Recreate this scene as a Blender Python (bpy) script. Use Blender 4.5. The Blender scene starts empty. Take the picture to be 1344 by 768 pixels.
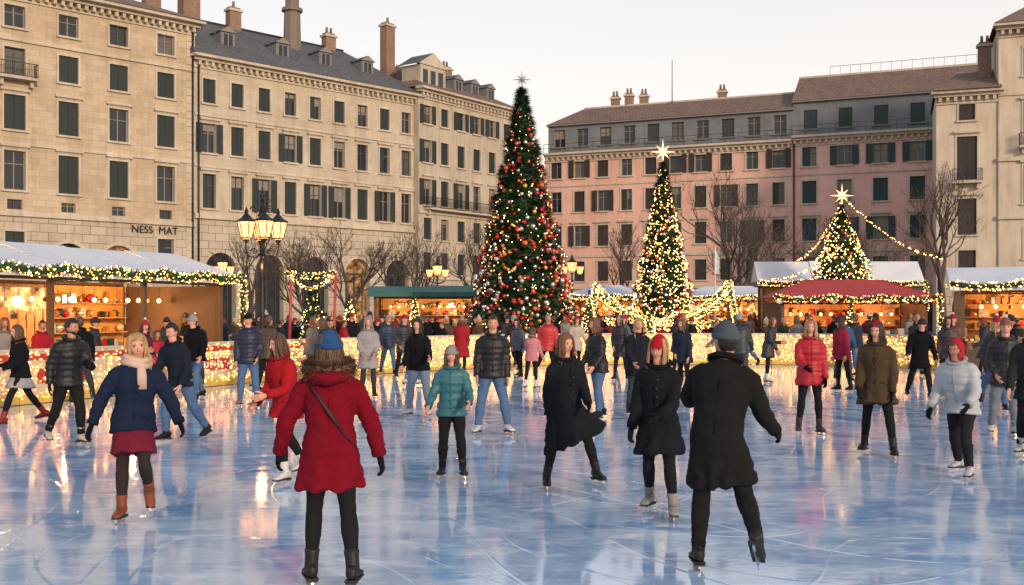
import bpy, math, random, time
from math import sin, cos, pi, radians as rad, exp, sqrt, atan2
from mathutils import Vector as V, Matrix, noise
T0=time.time()
R=random.Random(11)
scene=bpy.context.scene
col=scene.collection

# ---------------------------------------------------------------- builder
class MB:
    def __init__(s):
        s.v=[];s.f=[];s.m=[];s.uv=[];s.mats=[];s.sm=[];s.ix={}
    def mi(s,mat):
        k=mat.name
        if k not in s.ix:
            s.ix[k]=len(s.mats); s.mats.append(mat)
        return s.ix[k]
    def add(s,vs,fs,mat,uvs=None,smooth=False):
        b=len(s.v); s.v.extend(vs); k=s.mi(mat)
        for i,f in enumerate(fs):
            s.f.append([b+j for j in f]); s.m.append(k); s.sm.append(smooth)
            s.uv.append(uvs[i] if uvs else None)
    def build(s,name,loc=(0,0,0),rz=0,parent=None):
        me=bpy.data.meshes.new(name)
        me.from_pydata([tuple(p) for p in s.v],[],s.f)
        for m in s.mats: me.materials.append(m)
        me.polygons.foreach_set('material_index',s.m)
        me.polygons.foreach_set('use_smooth',s.sm)
        if any(u is not None for u in s.uv):
            uvl=me.uv_layers.new(name='UVMap'); data=[]
            for f,u in zip(s.f,s.uv):
                if u is None: data.extend([0.0,0.0]*len(f))
                else:
                    for a in u: data.extend((a[0],a[1]))
            uvl.data.foreach_set('uv',data)
        me.update()
        ob=bpy.data.objects.new(name,me); col.objects.link(ob)
        ob.location=loc; ob.rotation_euler=(0,0,rz)
        if parent: ob.parent=parent
        return ob

def box(mb,c,sx,sy,sz,mat,M=None):
    vs=[]
    for z in (-.5,.5):
        for x,y in ((-.5,-.5),(.5,-.5),(.5,.5),(-.5,.5)):
            p=V((x*sx,y*sy,z*sz))
            if M: p=M@p
            vs.append(V(c)+p)
    fs=[(3,2,1,0),(4,5,6,7),(0,1,5,4),(1,2,6,5),(2,3,7,6),(3,0,4,7)]
    mb.add(vs,fs,mat)

def tube(mb,pts,rads,mat,n=10,ref=(1,0,0),caps=True,smooth=True):
    pts=[V(p) for p in pts]; N=len(pts); vs=[]; ref=V(ref)
    for i,p in enumerate(pts):
        t=(pts[min(i+1,N-1)]-pts[max(i-1,0)])
        if t.length<1e-9: t=V((0,0,1))
        t.normalize()
        u=ref-t*ref.dot(t)
        if u.length<.15:
            r2=V((0,1,0)) if abs(t.y)<.8 else V((0,0,1)); u=r2-t*r2.dot(t)
        u.normalize(); w=t.cross(u)
        r=rads[i] if i<len(rads) else rads[-1]
        ru,rv=(r,r) if not isinstance(r,tuple) else r
        for k in range(n):
            a=2*pi*k/n; vs.append(p+u*(ru*cos(a))+w*(rv*sin(a)))
    fs=[]
    for i in range(N-1):
        for k in range(n):
            k2=(k+1)%n
            fs.append((i*n+k,i*n+k2,(i+1)*n+k2,(i+1)*n+k))
    if caps:
        fs.append(tuple(range(n-1,-1,-1))); fs.append(tuple((N-1)*n+k for k in range(n)))
    mb.add(vs,fs,mat,smooth=smooth)

def sph(mb,fn,mat,nu=16,nv=10,keep=None):
    vs=[];dirs=[]
    for i in range(nv+1):
        th=pi*i/nv; th=min(max(th,.02),pi-.02)
        for k in range(nu):
            a=2*pi*k/nu
            d=V((sin(th)*cos(a),sin(th)*sin(a),cos(th))); dirs.append(d); vs.append(fn(d))
    fs=[]
    for i in range(nv):
        for k in range(nu):
            k2=(k+1)%nu
            q=(i*nu+k,(i+1)*nu+k,(i+1)*nu+k2,i*nu+k2)
            if keep:
                c=sum((dirs[j] for j in q),V((0,0,0)))/4
                if not keep(c): continue
            fs.append(q)
    if not keep or keep(V((0,0,1))): fs.append(tuple(range(nu)))
    if not keep or keep(V((0,0,-1))): fs.append(tuple(nv*nu+k for k in range(nu-1,-1,-1)))
    mb.add(vs,fs,mat,smooth=True)

def ball(mb,c,r,mat,nu=8,nv=5,s=(1,1,1)):
    c=V(c); sph(mb,lambda d:c+V((d.x*r*s[0],d.y*r*s[1],d.z*r*s[2])),mat,nu,nv)
def octa(mb,c,r,mat):
    c=V(c)
    mb.add([c+V((r,0,0)),c+V((0,r,0)),c+V((-r,0,0)),c+V((0,-r,0)),c+V((0,0,r)),c+V((0,0,-r))],
      [(0,1,4),(1,2,4),(2,3,4),(3,0,4),(1,0,5),(2,1,5),(3,2,5),(0,3,5)],mat,smooth=True)

# ---------------------------------------------------------------- materials
def nm(name):
    m=bpy.data.materials.new(name); m.use_nodes=True
    nt=m.node_tree; nt.nodes.clear()
    o=nt.nodes.new('ShaderNodeOutputMaterial'); b=nt.nodes.new('ShaderNodeBsdfPrincipled')
    nt.links.new(b.outputs[0],o.inputs[0])
    return m,nt,b
def mapping(nt,src,scale):
    tc=nt.nodes.new('ShaderNodeTexCoord'); mp=nt.nodes.new('ShaderNodeMapping')
    mp.inputs['Scale'].default_value=scale
    nt.links.new(tc.outputs[src],mp.inputs[0]); return mp.outputs[0]
def noisen(nt,vec,scale,detail=4,rough=.55,dist=0):
    n=nt.nodes.new('ShaderNodeTexNoise'); n.inputs['Scale'].default_value=scale
    n.inputs['Detail'].default_value=detail; n.inputs['Roughness'].default_value=rough
    n.inputs['Distortion'].default_value=dist
    if vec: nt.links.new(vec,n.inputs['Vector'])
    return n.outputs['Fac']
def ramp(nt,fac,stops):
    r=nt.nodes.new('ShaderNodeValToRGB'); e=r.color_ramp.elements
    while len(e)<len(stops): e.new(.5)
    for i,(p,c) in enumerate(stops):
        e[i].position=p; e[i].color=(c[0],c[1],c[2],1) if not isinstance(c,(int,float)) else (c,c,c,1)
    nt.links.new(fac,r.inputs[0]); return r.outputs[0]
def mix(nt,fac,a,b,bt='MIX'):
    m=nt.nodes.new('ShaderNodeMix'); m.data_type='RGBA'; m.blend_type=bt
    for s,i in ((fac,0),(a,6),(b,7)):
        if isinstance(s,(int,float)): m.inputs[i].default_value=s
        elif isinstance(s,tuple): m.inputs[i].default_value=(s[0],s[1],s[2],1)
        else: nt.links.new(s,m.inputs[i])
    return m.outputs[2]
def bump(nt,b,h,strength=.3,dist=.02):
    n=nt.nodes.new('ShaderNodeBump'); n.inputs['Strength'].default_value=strength
    n.inputs['Distance'].default_value=dist
    nt.links.new(h,n.inputs['Height']); nt.links.new(n.outputs[0],b.inputs['Normal'])
MC={}
def simple(name,c,rough=.6,metal=0,var=.25,scale=6,bmp=.15,bdist=.01):
    if name in MC: return MC[name]
    m,nt,b=nm(name)
    vec=mapping(nt,'Object',(1,1,1)); f=noisen(nt,vec,scale,5)
    cc=mix(nt,f,tuple(x*(1-var) for x in c),tuple(min(1,x*(1+var)) for x in c))
    nt.links.new(cc,b.inputs['Base Color'])
    b.inputs['Roughness'].default_value=rough; b.inputs['Metallic'].default_value=metal
    if bmp: bump(nt,b,noisen(nt,vec,scale*6,4),bmp,bdist)
    MC[name]=m; return m
def cloth(c,kind='wool'):
    name='cloth_%s_%03d_%03d_%03d'%(kind,int(c[0]*999),int(c[1]*999),int(c[2]*999))
    if name in MC: return MC[name]
    m,nt,b=nm(name)
    vec=mapping(nt,'Object',(1,1,1))
    f=noisen(nt,vec,5,4); f2=noisen(nt,vec,260 if kind!='denim' else 90,2)
    v=.28 if kind!='denim' else .45
    cc=mix(nt,f,tuple(x*(1-v) for x in c),tuple(min(1,x*(1+v)) for x in c))
    if kind=='denim': cc=mix(nt,ramp(nt,f2,[(.4,0.0),(.8,.25)]),cc,(.40,.45,.5))
    nt.links.new(cc,b.inputs['Base Color'])
    b.inputs['Roughness'].default_value={'wool':.95,'puffer':.48,'denim':.85,'leather':.5,'knit':.95,'legging':.85}[kind]
    b.inputs['Specular IOR Level'].default_value={'wool':.12,'puffer':.35,'denim':.2,'leather':.3,'knit':.12,'legging':.2}[kind]
    bump(nt,b,f2,.35,.004)
    MC[name]=m; return m
def skinm(c,name):
    if name in MC: return MC[name]
    m,nt,b=nm(name); vec=mapping(nt,'Object',(1,1,1))
    f=noisen(nt,vec,14,3)
    cc=mix(nt,f,(c[0]*.9,c[1]*.74,c[2]*.72),(c[0]*1.06,c[1]*1.02,c[2]))
    nt.links.new(cc,b.inputs['Base Color']); b.inputs['Roughness'].default_value=.5
    MC[name]=m; return m
def hairm(c,name):
    if name in MC: return MC[name]
    m,nt,b=nm(name); vec=mapping(nt,'Object',(90,90,6))
    f=noisen(nt,vec,1,4); f3=noisen(nt,mapping(nt,'Object',(30,30,8)),1,3)
    cc=mix(nt,f,tuple(x*.25 for x in c),tuple(min(1,x*1.5) for x in c)); cc=mix(nt,ramp(nt,f3,[(.35,0.0),(.65,.6)]),cc,tuple(x*.3 for x in c))
    nt.links.new(cc,b.inputs['Base Color']); b.inputs['Roughness'].default_value=.55
    bump(nt,b,f,.6,.006); MC[name]=m; return m
def emis(name,c,s):
    if name in MC: return MC[name]
    m,nt,b=nm(name); b.inputs['Base Color'].default_value=(c[0],c[1],c[2],1)
    b.inputs['Emission Color'].default_value=(c[0],c[1],c[2],1)
    b.inputs['Emission Strength'].default_value=s; MC[name]=m; return m
def litroom(name,s,src='UV',sc=1.6):
    m,nt,b=nm(name); uv=mapping(nt,src,(1,1,1)); f=noisen(nt,uv,sc,3,.6); b.inputs['Roughness'].default_value=.15
    c=ramp(nt,f,[(.36,(.02,.01,.005)),(.5,(.45,.17,.04)),(.66,(1,.58,.22))])
    nt.links.new(mix(nt,.9,c,(.02,.02,.02)),b.inputs['Base Color']); nt.links.new(c,b.inputs['Emission Color']); b.inputs['Emission Strength'].default_value=s
    MC[name]=m; return m
def stone(name,c1,c2,mort,bw=.95,rh=.42,msize=.012,stain=.35,warp=0.0):
    m,nt,b=nm(name); uv=mapping(nt,'UV',(1,1,1))
    br=nt.nodes.new('ShaderNodeTexBrick'); nt.links.new(uv,br.inputs['Vector'])
    br.inputs['Scale'].default_value=1; br.inputs['Brick Width'].default_value=bw
    br.inputs['Row Height'].default_value=rh; br.inputs['Mortar Size'].default_value=msize
    br.inputs['Mortar Smooth'].default_value=.3; br.inputs['Bias'].default_value=0
    for k,c in (('Color1',c1),('Color2',c2),('Mortar',mort)): br.inputs[k].default_value=(*c,1)
    big=noisen(nt,uv,.25,6,.6); tc=mapping(nt,'UV',(1.6,.22,1)); st=noisen(nt,tc,1.2,6,.65)
    fine=noisen(nt,uv,9,5,.7)
    c=mix(nt,ramp(nt,big,[(.3,0.0),(.7,1.0)]),br.outputs[0],mix(nt,1.0,br.outputs[0],(.80,.75,.70),'MULTIPLY'))
    c=mix(nt,ramp(nt,st,[(.46,0.0),(.74,stain)]),c,mix(nt,1.0,c,(.45,.42,.40),'MULTIPLY'))
    c=mix(nt,ramp(nt,fine,[(.3,0.0),(.8,.35)]),c,mix(nt,1.0,c,(.78,.77,.75),'MULTIPLY'))
    nt.links.new(c,b.inputs['Base Color']); b.inputs['Roughness'].default_value=.88
    bump(nt,b,br.outputs['Fac'],-.4,.02) if msize>0.002 else bump(nt,b,fine,.2,.02)
    MC[name]=m; return m

M_stoneA=stone('limestone_blocks',(.56,.465,.345),(.46,.375,.28),(.34,.28,.21))
M_stoneB=stone('grey_limestone',(.55,.49,.40),(.49,.43,.35),(.38,.33,.28),bw=1.1,rh=.5)
M_rust=stone('rusticated_stone',(.54,.48,.40),(.46,.41,.34),(.22,.20,.17),bw=1.2,rh=.62,msize=.03)
M_stoneC=stone('cream_plaster_wall',(.50,.45,.375),(.48,.43,.36),(.46,.4,.33),bw=3,rh=2,msize=.001,stain=.5)
M_pink=stone('pink_plaster_wall',(.74,.46,.39),(.72,.445,.38),(.7,.44,.38),bw=3,rh=2,msize=.001,stain=.3)
M_pink2=stone('rose_plaster_wall',(.80,.48,.43),(.78,.47,.42),(.7,.44,.4),bw=3,rh=2,msize=.001,stain=.25)
M_cream=stone('cream_wall',(.62,.54,.45),(.60,.52,.43),(.5,.45,.38),bw=3,rh=2,msize=.001,stain=.5)
M_trim=stone('carved_stone_trim',(.58,.52,.43),(.54,.48,.41),(.42,.37,.31),bw=1.3,rh=3,msize=.006,stain=.5)
M_slateW=stone('slate_cladding',(.20,.225,.26),(.17,.195,.23),(.10,.11,.13),bw=1.2,rh=.9,msize=.01)
M_slate=stone('slate_roof',(.13,.135,.145),(.09,.095,.105),(.05,.05,.055),bw=.5,rh=.3,msize=.02)
M_tile=stone('terracotta_roof',(.26,.165,.12),(.18,.12,.09),(.09,.06,.05),bw=.35,rh=.45,msize=.03)
def shutter_mat(name,c):
    m,nt,b=nm(name); uv=mapping(nt,'UV',(1,1,1))
    w=nt.nodes.new('ShaderNodeTexWave'); w.bands_direction='Y'; w.inputs['Scale'].default_value=3.2
    nt.links.new(uv,w.inputs['Vector'])
    cc=mix(nt,w.outputs['Fac'],tuple(x*.5 for x in c),c); nt.links.new(cc,b.inputs['Base Color'])
    b.inputs['Roughness'].default_value=.6; bump(nt,b,w.outputs['Fac'],.6,.02); return m
M_shG=shutter_mat('shutter_green',(.022,.034,.034)); M_shB=shutter_mat('shutter_brown',(.040,.026,.024)); M_shT=shutter_mat('shutter_teal',(.018,.045,.045))
def glass_mat(name,c,r=.06):
    m,nt,b=nm(name); vec=mapping(nt,'UV',(1,1,1)); f=noisen(nt,vec,.35,2)
    nt.links.new(mix(nt,f,tuple(x*.5 for x in c),tuple(x*1.5 for x in c)),b.inputs['Base Color'])
    b.inputs['Roughness'].default_value=r; bump(nt,b,noisen(nt,vec,.9,2),.08,.05); return m
M_gl=glass_mat('window_glass',(.02,.025,.032)); M_gl2=glass_mat('curtained_glass',(.10,.09,.08),.12)
M_frame=simple('window_frame_paint',(.20,.18,.16),.5); M_frameD=simple('dark_frame',(.05,.05,.05),.5)
M_iron=simple('wrought_iron',(.025,.025,.028),.45,.6,bmp=.1)
M_dark=simple('dark_interior',(.02,.017,.015),.9)
M_wood=simple('stall_wood',(.10,.055,.03),.7,scale=9); M_woodl=simple('light_wood',(.40,.20,.08),.65,scale=9)
M_white=simple('white_canvas',(.56,.58,.62),.7,var=.14,scale=1.3); M_red=simple('red_canvas',(.34,.03,.026),.7,var=.2,scale=2)
M_green=simple('green_canvas',(.03,.12,.10),.7)
M_brick=stone('chimney_brick',(.33,.20,.15),(.26,.16,.12),(.2,.17,.15),bw=.3,rh=.12)
M_fol=[simple('fir_needles_dark',(.012,.045,.018),.6,scale=3),simple('fir_needles',(.03,.085,.03),.6,scale=3),simple('fir_needles_light',(.06,.13,.045),.6,scale=3)]
M_bark=simple('tree_bark',(.075,.058,.048),.9,scale=8)
M_glow=emis('warm_interior_lamp',(1,.55,.18),9); M_bulb=emis('fairy_light_warm',(1,.54,.16),9); M_bulbw=emis('fairy_light_pale',(1,.76,.44),9); M_bulbg=emis('fairy_light_gold',(1,.42,.085),5.5)
M_lant=emis('lantern_glass',(1,.46,.16),2.4); M_star=emis('star_gold_light',(1,.70,.38),1.3)
M_starS=simple('star_silver',(.55,.50,.44),.3,.6,bmp=0)
M_or=[simple('bauble_red',(.50,.02,.02),.18,.2,bmp=0),simple('bauble_gold',(.75,.42,.10),.22,.6,bmp=0),simple('bauble_silver',(.7,.7,.72),.2,.7,bmp=0),simple('bauble_pink',(.62,.13,.14),.25,.1,bmp=0),simple('bauble_orange',(.65,.16,.04),.25,.1,bmp=0)]

# ---------------------------------------------------------------- world, sun, camera
w=bpy.data.worlds.new("World"); scene.world=w; w.use_nodes=True; nt=w.node_tree; nt.nodes.clear()
out=nt.nodes.new('ShaderNodeOutputWorld'); sky=nt.nodes.new('ShaderNodeTexSky'); sky.sky_type='NISHITA'; sky.sun_disc=False
SE,SA=rad(15),rad(150)   # azimuth clockwise from +Y
sky.sun_elevation=SE; sky.sun_rotation=SA; sky.dust_density=2
b1=nt.nodes.new('ShaderNodeBackground'); b1.inputs[1].default_value=.05; nt.links.new(sky.outputs[0],b1.inputs[0])
tc=nt.nodes.new('ShaderNodeTexCoord'); sx=nt.nodes.new('ShaderNodeSeparateXYZ'); nt.links.new(tc.outputs['Generated'],sx.inputs[0])
mp=nt.nodes.new('ShaderNodeMapping'); mp.inputs['Scale'].default_value=(1,1,4); nt.links.new(tc.outputs['Generated'],mp.inputs[0])
cl=noisen(nt,mp.outputs[0],1.6,5,.55)
g=ramp(nt,sx.outputs[2],[(0,(1.0,.72,.50)),(.10,(1.0,.82,.67)),(.20,(.97,.87,.78)),(.32,(.84,.80,.78)),(.5,(.46,.55,.70)),(1,(.28,.41,.64))])
g=mix(nt,ramp(nt,cl,[(.35,0.0),(.75,.4)]),g,(.98,.86,.76))
b2=nt.nodes.new('ShaderNodeBackground'); b2.inputs[1].default_value=.90; nt.links.new(g,b2.inputs[0])
ad=nt.nodes.new('ShaderNodeAddShader'); nt.links.new(b1.outputs[0],ad.inputs[0]); nt.links.new(b2.outputs[0],ad.inputs[1]); nt.links.new(ad.outputs[0],out.inputs[0])
sd=V((sin(SA)*cos(SE),cos(SA)*cos(SE),sin(SE)))
sl=bpy.data.lights.new('sun','SUN'); sl.energy=2.8; sl.angle=rad(6); sl.color=(1,.75,.52)
so=bpy.data.objects.new('sun',sl); col.objects.link(so); so.rotation_euler=sd.to_track_quat('Z','Y').to_euler()
cam=bpy.data.cameras.new('camera'); co=bpy.data.objects.new('camera',cam); col.objects.link(co)
cam.lens=37.5; cam.shift_y=26/1344; cam.clip_end=2000; co.location=(0,0,1.82); co.rotation_euler=(rad(90),0,0)
scene.camera=co
scene.view_settings.view_transform='Standard'; scene.view_settings.look='None'; scene.view_settings.exposure=0

# ---------------------------------------------------------------- people
def remesh(mb,vox,it):
    me=bpy.data.meshes.new('tmp'); me.from_pydata([tuple(p) for p in mb.v],[],mb.f)
    ob=bpy.data.objects.new('tmp',me); col.objects.link(ob)
    r=ob.modifiers.new('r','REMESH'); r.mode='VOXEL'; r.voxel_size=vox
    s=ob.modifiers.new('s','SMOOTH'); s.iterations=it; s.factor=.5
    dg=bpy.context.evaluated_depsgraph_get(); dg.update()
    m2=bpy.data.meshes.new_from_object(ob.evaluated_get(dg))
    vs=[v.co.copy() for v in m2.vertices]; ns=[v.normal.copy() for v in m2.vertices]
    fs=[tuple(p.vertices) for p in m2.polygons]
    bpy.data.objects.remove(ob); bpy.data.meshes.remove(me); bpy.data.meshes.remove(m2)
    return vs,ns,fs
def fold(vs,ns,amp,seed,puff=False,zlow=None):
    o=[]
    for p,n in zip(vs,ns):
        q=V((p.x*6+seed,p.y*6,p.z*11-seed))
        a=noise.noise(q); b=noise.noise(V((q.x*2.4,q.y*2.4,q.z*3.1)))
        d=amp*((.35-abs(a))*1.3+(.3-abs(b))*.9)
        if puff: d=d*.5+.011*(abs(sin(pi*(p.z+.01*a)/.085))-.6)
        if zlow is not None and p.z<zlow:
            k=min(1,(zlow-p.z)/.3); th=atan2(p.y,p.x)
            d+=k*amp*1.1*sin(th*7+2*a+seed)
        o.append(p+n*d)
    return o
def headf(d):
    x,y,z=d; X=x*.325;Y=y*.42;Z=z*.5
    if z<0:
        q=-z; X*=1-.40*q**1.7
        Y*= (1-.5*q) if y>0 else (1-.10*q)
    if y<0:
        Y*=.93
        for sx_ in(-.14,.14): Y+=.035*exp(-((X-sx_)**2+(Z-.03)**2)/.005); Y-=.012*exp(-((X-sx_*1.1)**2+(Z+.13)**2)/.008)
        Y-=.03*exp(-((X)**2+(Z+.40)**2)/.008); Y-=.014*exp(-((X)**2+(Z-.11)**2)/.02)
    return V((X,Y,Z))
SK={'a':skinm((.58,.32,.225),'skin_fair'),'b':skinm((.42,.215,.14),'skin_tan'),'c':skinm((.52,.28,.19),'skin_warm')}
M_ew=simple('eye_white',(.45,.42,.40),.3,var=.02,bmp=0); M_iris=simple('eye_iris',(.03,.022,.018),.2,bmp=0); M_teeth=simple('teeth',(.6,.56,.5),.3,bmp=0)
M_lip=simple('lips',(.34,.085,.075),.4,bmp=0)
HR={'blonde':hairm((.50,.31,.13),'hair_blonde'),'brown':hairm((.11,.050,.024),'hair_brown'),'dark':hairm((.022,.015,.012),'hair_dark'),
    'auburn':hairm((.19,.078,.032),'hair_auburn'),'grey':hairm((.32,.30,.28),'hair_grey')}
M_blade=simple('skate_blade_steel',(.6,.6,.62),.25,.9,bmp=0); M_sole=simple('boot_sole',(.02,.02,.02),.7)

def do_head(mb,M,o,vox):
    hi=vox<.02
    sk=SK[o.get('skin','a')]; hs,hc=o.get('hair',('short','brown')); hm=HR[hc]
    sph(mb,lambda d:M@headf(d),sk,32 if hi else 14,26 if hi else 10)
    T=lambda *p:M@V(p); S=M.to_scale()[0]
    rx=(M.to_3x3()@V((1,0,0))).normalized()
    tube(mb,[T(0,-.34,.08),T(0,-.385,.0),T(0,-.435,-.08),T(0,-.425,-.125),T(0,-.365,-.145)],[.016*S,.026*S,.042*S,.046*S,.018*S],sk,8,ref=rx)
    for s in(-1,1):
        ball(mb,T(s*.13,-.298,.028),.042*S,M_ew,8,6)
        ball(mb,T(s*.13,-.322,.028),.027*S,M_iris,8,5)
        tube(mb,[T(s*.065,-.372,.095),T(s*.13,-.378,.115),T(s*.205,-.325,.09)],[.009*S,.013*S,.006*S],hm if hc!='blonde' else HR['brown'],5,ref=rx)
        tube(mb,[T(s*.078,-.338,.052),T(s*.13,-.348,.070),T(s*.19,-.318,.048)],[.009*S,.013*S,.007*S],M_iris if o.get('f') else sk,4,ref=rx)
        tube(mb,[T(s*.078,-.338,.0),T(s*.13,-.344,-.012),T(s*.19,-.315,.008)],[.007*S,.010*S,.006*S],sk,4,ref=rx)
        ME=M@Matrix.Translation(V((s*.325,.03,-.02)))@Matrix.Diagonal((.035,.07,.12,1))
        sph(mb,lambda d:ME@d,sk,8,6)
    tube(mb,[T(-.078,-.342,-.252),T(-.04,-.380,-.246),T(0,-.388,-.249),T(.04,-.380,-.246),T(.078,-.342,-.252)],[.006*S,.016*S,.020*S,.016*S,.006*S],M_lip,6,ref=rx)
    if o.get('smile'): tube(mb,[T(-.055,-.378,-.248),T(0,-.404,-.256),T(.055,-.378,-.248)],[.003*S,.009*S,.003*S],M_teeth,5,ref=rx)
    if o.get('beard'):
        sph(mb,lambda d:M@(headf(d)*1.05+V((0,0,-.01))),hm,20,16,keep=lambda d:d.z<-.32 and d.y<.25 and not(abs(d.x)<.25 and d.z>-.56 and d.y<0))
    hat=o.get('hat')
    hseed=R.uniform(0,20)
    def hcap(d):
        p=headf(d)*1.11; a=atan2(d.y,d.x); k=noise.noise(V((d.x*4+hseed,d.y*4,d.z*2)))*.07+noise.noise(V((d.x*13,d.y*13+hseed,d.z*4)))*.035
        if d.z>0: p.z+=.02
        if hs!='short' and abs(d.x)<.06 and d.z>.4 and d.y<.4: k-=.03
        return M@(p*(1+k))
    if hs=='short': kp=lambda d:not(d.y<-.30 and d.z<.50) and not(d.z<-.05 and d.y<.22) and d.z>-.62
    else: kp=lambda d:not(d.y<-.34 and d.z<.56-.25*abs(d.x)) and d.z>-.75
    sph(mb,hcap,hm,48 if hi else 16,30 if hi else 12,keep=kp)
    if hs=='short' and hi and not hat:
        for i in range(90):
            a=R.uniform(0,2*pi); e=R.uniform(.3,1.45); d=V((cos(e)*cos(a),cos(e)*sin(a),sin(e)))
            if d.y<-.30 and d.z<.6: continue
            p=headf(d)*1.10; tube(mb,[T(*p),T(*(p*1.06+V((.02,-.05,.01)))),T(*(p*1.05+V((.03,-.11,-.01))))],[.03*S,.025*S,.004*S],hm,5)
    if hs in('long','mid'):
        L={'long':1.0,'mid':.5}[hs]; bl=o.get('blow',(R.uniform(-.12,.12),.03)); ns=90 if hi else 20
        for i in range(ns):
            a=(-1+2*(i+R.uniform(.2,.8))/ns)*rad(130)     # 0=back
            jx=R.uniform(-.04,.04); ca,sa=cos(a),sin(a); ro=R.uniform(.95,1.08)
            pts=[];rr=[]; ph=R.uniform(0,6.3); LL=L*R.uniform(.6,1.2); wv=R.uniform(.02,.07)
            for t,(r,z) in enumerate(((.10,.56),(.29,.44),(.39,.20),(.42,-.08),(.41,-.4),(.45,-.40-.45*LL),(.47,-.40-.9*LL),(.43,-.4-1.25*LL))):
                x=sa*r*.90*ro; y=ca*r*1.02*ro+(.03 if z<-.2 else 0)
                if z<-.1: x+=wv*.6*sin(ph+z*7)
                if z<-.35: 
                    k=(-z-.35); x+=bl[0]*k*k*.5+wv*sin(ph+z*6)*.6; y+=bl[1]*k+wv*cos(ph+z*6)
                    if ca<0: y-=.05
                pts.append(T(x+jx,y,z)); rr.append(((.040,.046,.046,.044,.042,.038,.028,.006)[t]*S*(1 if hi else 1.8),(.018 if hi else .04)*S))
            tube(mb,pts,rr,hm,6,ref=(M.to_3x3()@V((ca,-sa,0))).normalized())
    if hat:
        kind,c=hat; m=cloth(c,'knit')
        if kind=='beanie':
            def f(d):
                a=atan2(d.y,d.x); p=headf(d); p=V((p.x*1.19,p.y*1.17,max(p.z,0)*1.22+.03)); k=1+.012*cos(a*30)*(1-d.z*.6)+.02*noise.noise(V((d.x*3,d.y*3,d.z*3+hseed)))
                return M@V((p.x*k,p.y*k,p.z))
            sph(mb,f,m,60 if hi else 20,20 if hi else 10,keep=lambda d:d.z>.12)
            vs=[]; nn=48
            for rr_,dz in((1.0,-.085),(1.06,-.06),(1.075,.0),(1.06,.07),(1.0,.085)):
                for k in range(nn):
                    a=2*pi*k/nn; q=rr_*(1+.012*cos(a*24)); vs.append(T(.39*cos(a)*q,.475*sin(a)*q+.005,.14-.05*sin(a)+dz))
            mb.add(vs,[(i*nn+k,i*nn+(k+1)%nn,(i+1)*nn+(k+1)%nn,(i+1)*nn+k) for i in range(4) for k in range(nn)],m,smooth=True)
        if kind=='pom':
            def f(d):
                p=headf(d); return M@V((p.x*1.19,p.y*1.17,max(p.z,0)*1.3+.03))
            sph(mb,f,m,24,14,keep=lambda d:d.z>.12)
            ball(mb,T(0,0,.74),.13*S,cloth((.6,.58,.56),'knit'),10,7)
        if kind=='cap':
            sph(mb,lambda d:M@V((headf(d).x*1.19,headf(d).y*1.17,max(headf(d).z,0)*1.18+.04)),m,24,14,keep=lambda d:d.z>.2)
            tube(mb,[T(-.26,-.36,.17),T(0,-.52,.15),T(.26,-.36,.17)],[(.03*S,.02*S),(.13*S,.02*S),(.03*S,.02*S)],m,8,ref=(M.to_3x3()@V((0,-1,0))).normalized())
        if kind=='hood':
            sph(mb,lambda d:M@(headf(d)*(1.24+.04*noise.noise(V((d.x*3+hseed,d.y*3,d.z*3))))+V((0,.04,-.02 if d.z>-.3 else -.14))),m,28,20,keep=lambda d:not(d.y<-.52 and d.z<.58 and d.z>-.75))
def fur(mb,pts_fn,n,r,ln,mat):
    for i in range(n):
        a=R.uniform(0,2*pi); c,t=pts_fn(a); 
        d=V((R.gauss(0,1),R.gauss(0,1),R.gauss(0,1))); d-=t*d.dot(t); d.normalize()
        p=c+d*r*R.uniform(.5,1); q=p+(d*ln+V((R.gauss(0,.3),R.gauss(0,.3),R.gauss(-.2,.3)))*ln*.6)
        s=t*ln*.16
        mb.add([p-s,p+s,q],[(0,1,2)],mat)
def do_hand(mb,wr,dr,pn,side,h,mat,hi,curl=22):
    dr=dr.normalized(); pn=(pn-dr*pn.dot(dr)).normalized(); ac=dr.cross(pn)   # across
    L=.052*h
    tube(mb,[wr-dr*.02*h,wr,wr+dr*L*.5,wr+dr*L*1.02],[(.016*h,.013*h),(.017*h,.013*h),(.024*h,.012*h),(.023*h,.009*h)],mat,8,ref=ac)
    for k,(off,ln) in enumerate(((.0175,.044),(.006,.050),(-.006,.047),(-.0170,.036))):
        b=wr+dr*L*.92+ac*off*h*side; d=(dr+ac*side*off*4).normalized(); pts=[b]; p=b; cu=curl+k*4
        for j,f in enumerate((.45,.32,.23)):
            ang=rad(cu*(j+.4)); dd=d*cos(ang)+pn*sin(ang); p=p+dd*ln*f*h; pts.append(p)
        tube(mb,pts,[.0062*h,.0060*h,.0054*h,.0036*h],mat,6 if hi else 4,ref=ac)
    b=wr+dr*L*.25+ac*side*.018*h; d=(dr*.8+ac*side*.65+pn*.3).normalized()
    tube(mb,[b,b+d*.022*h,b+d*.022*h+(d+dr*.6).normalized()*.02*h,b+d*.022*h+(d+dr*.6+pn*.3).normalized()*.034*h],[.0085*h,.0078*h,.0068*h,.004*h],mat,6 if hi else 4,ref=ac)
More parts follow.
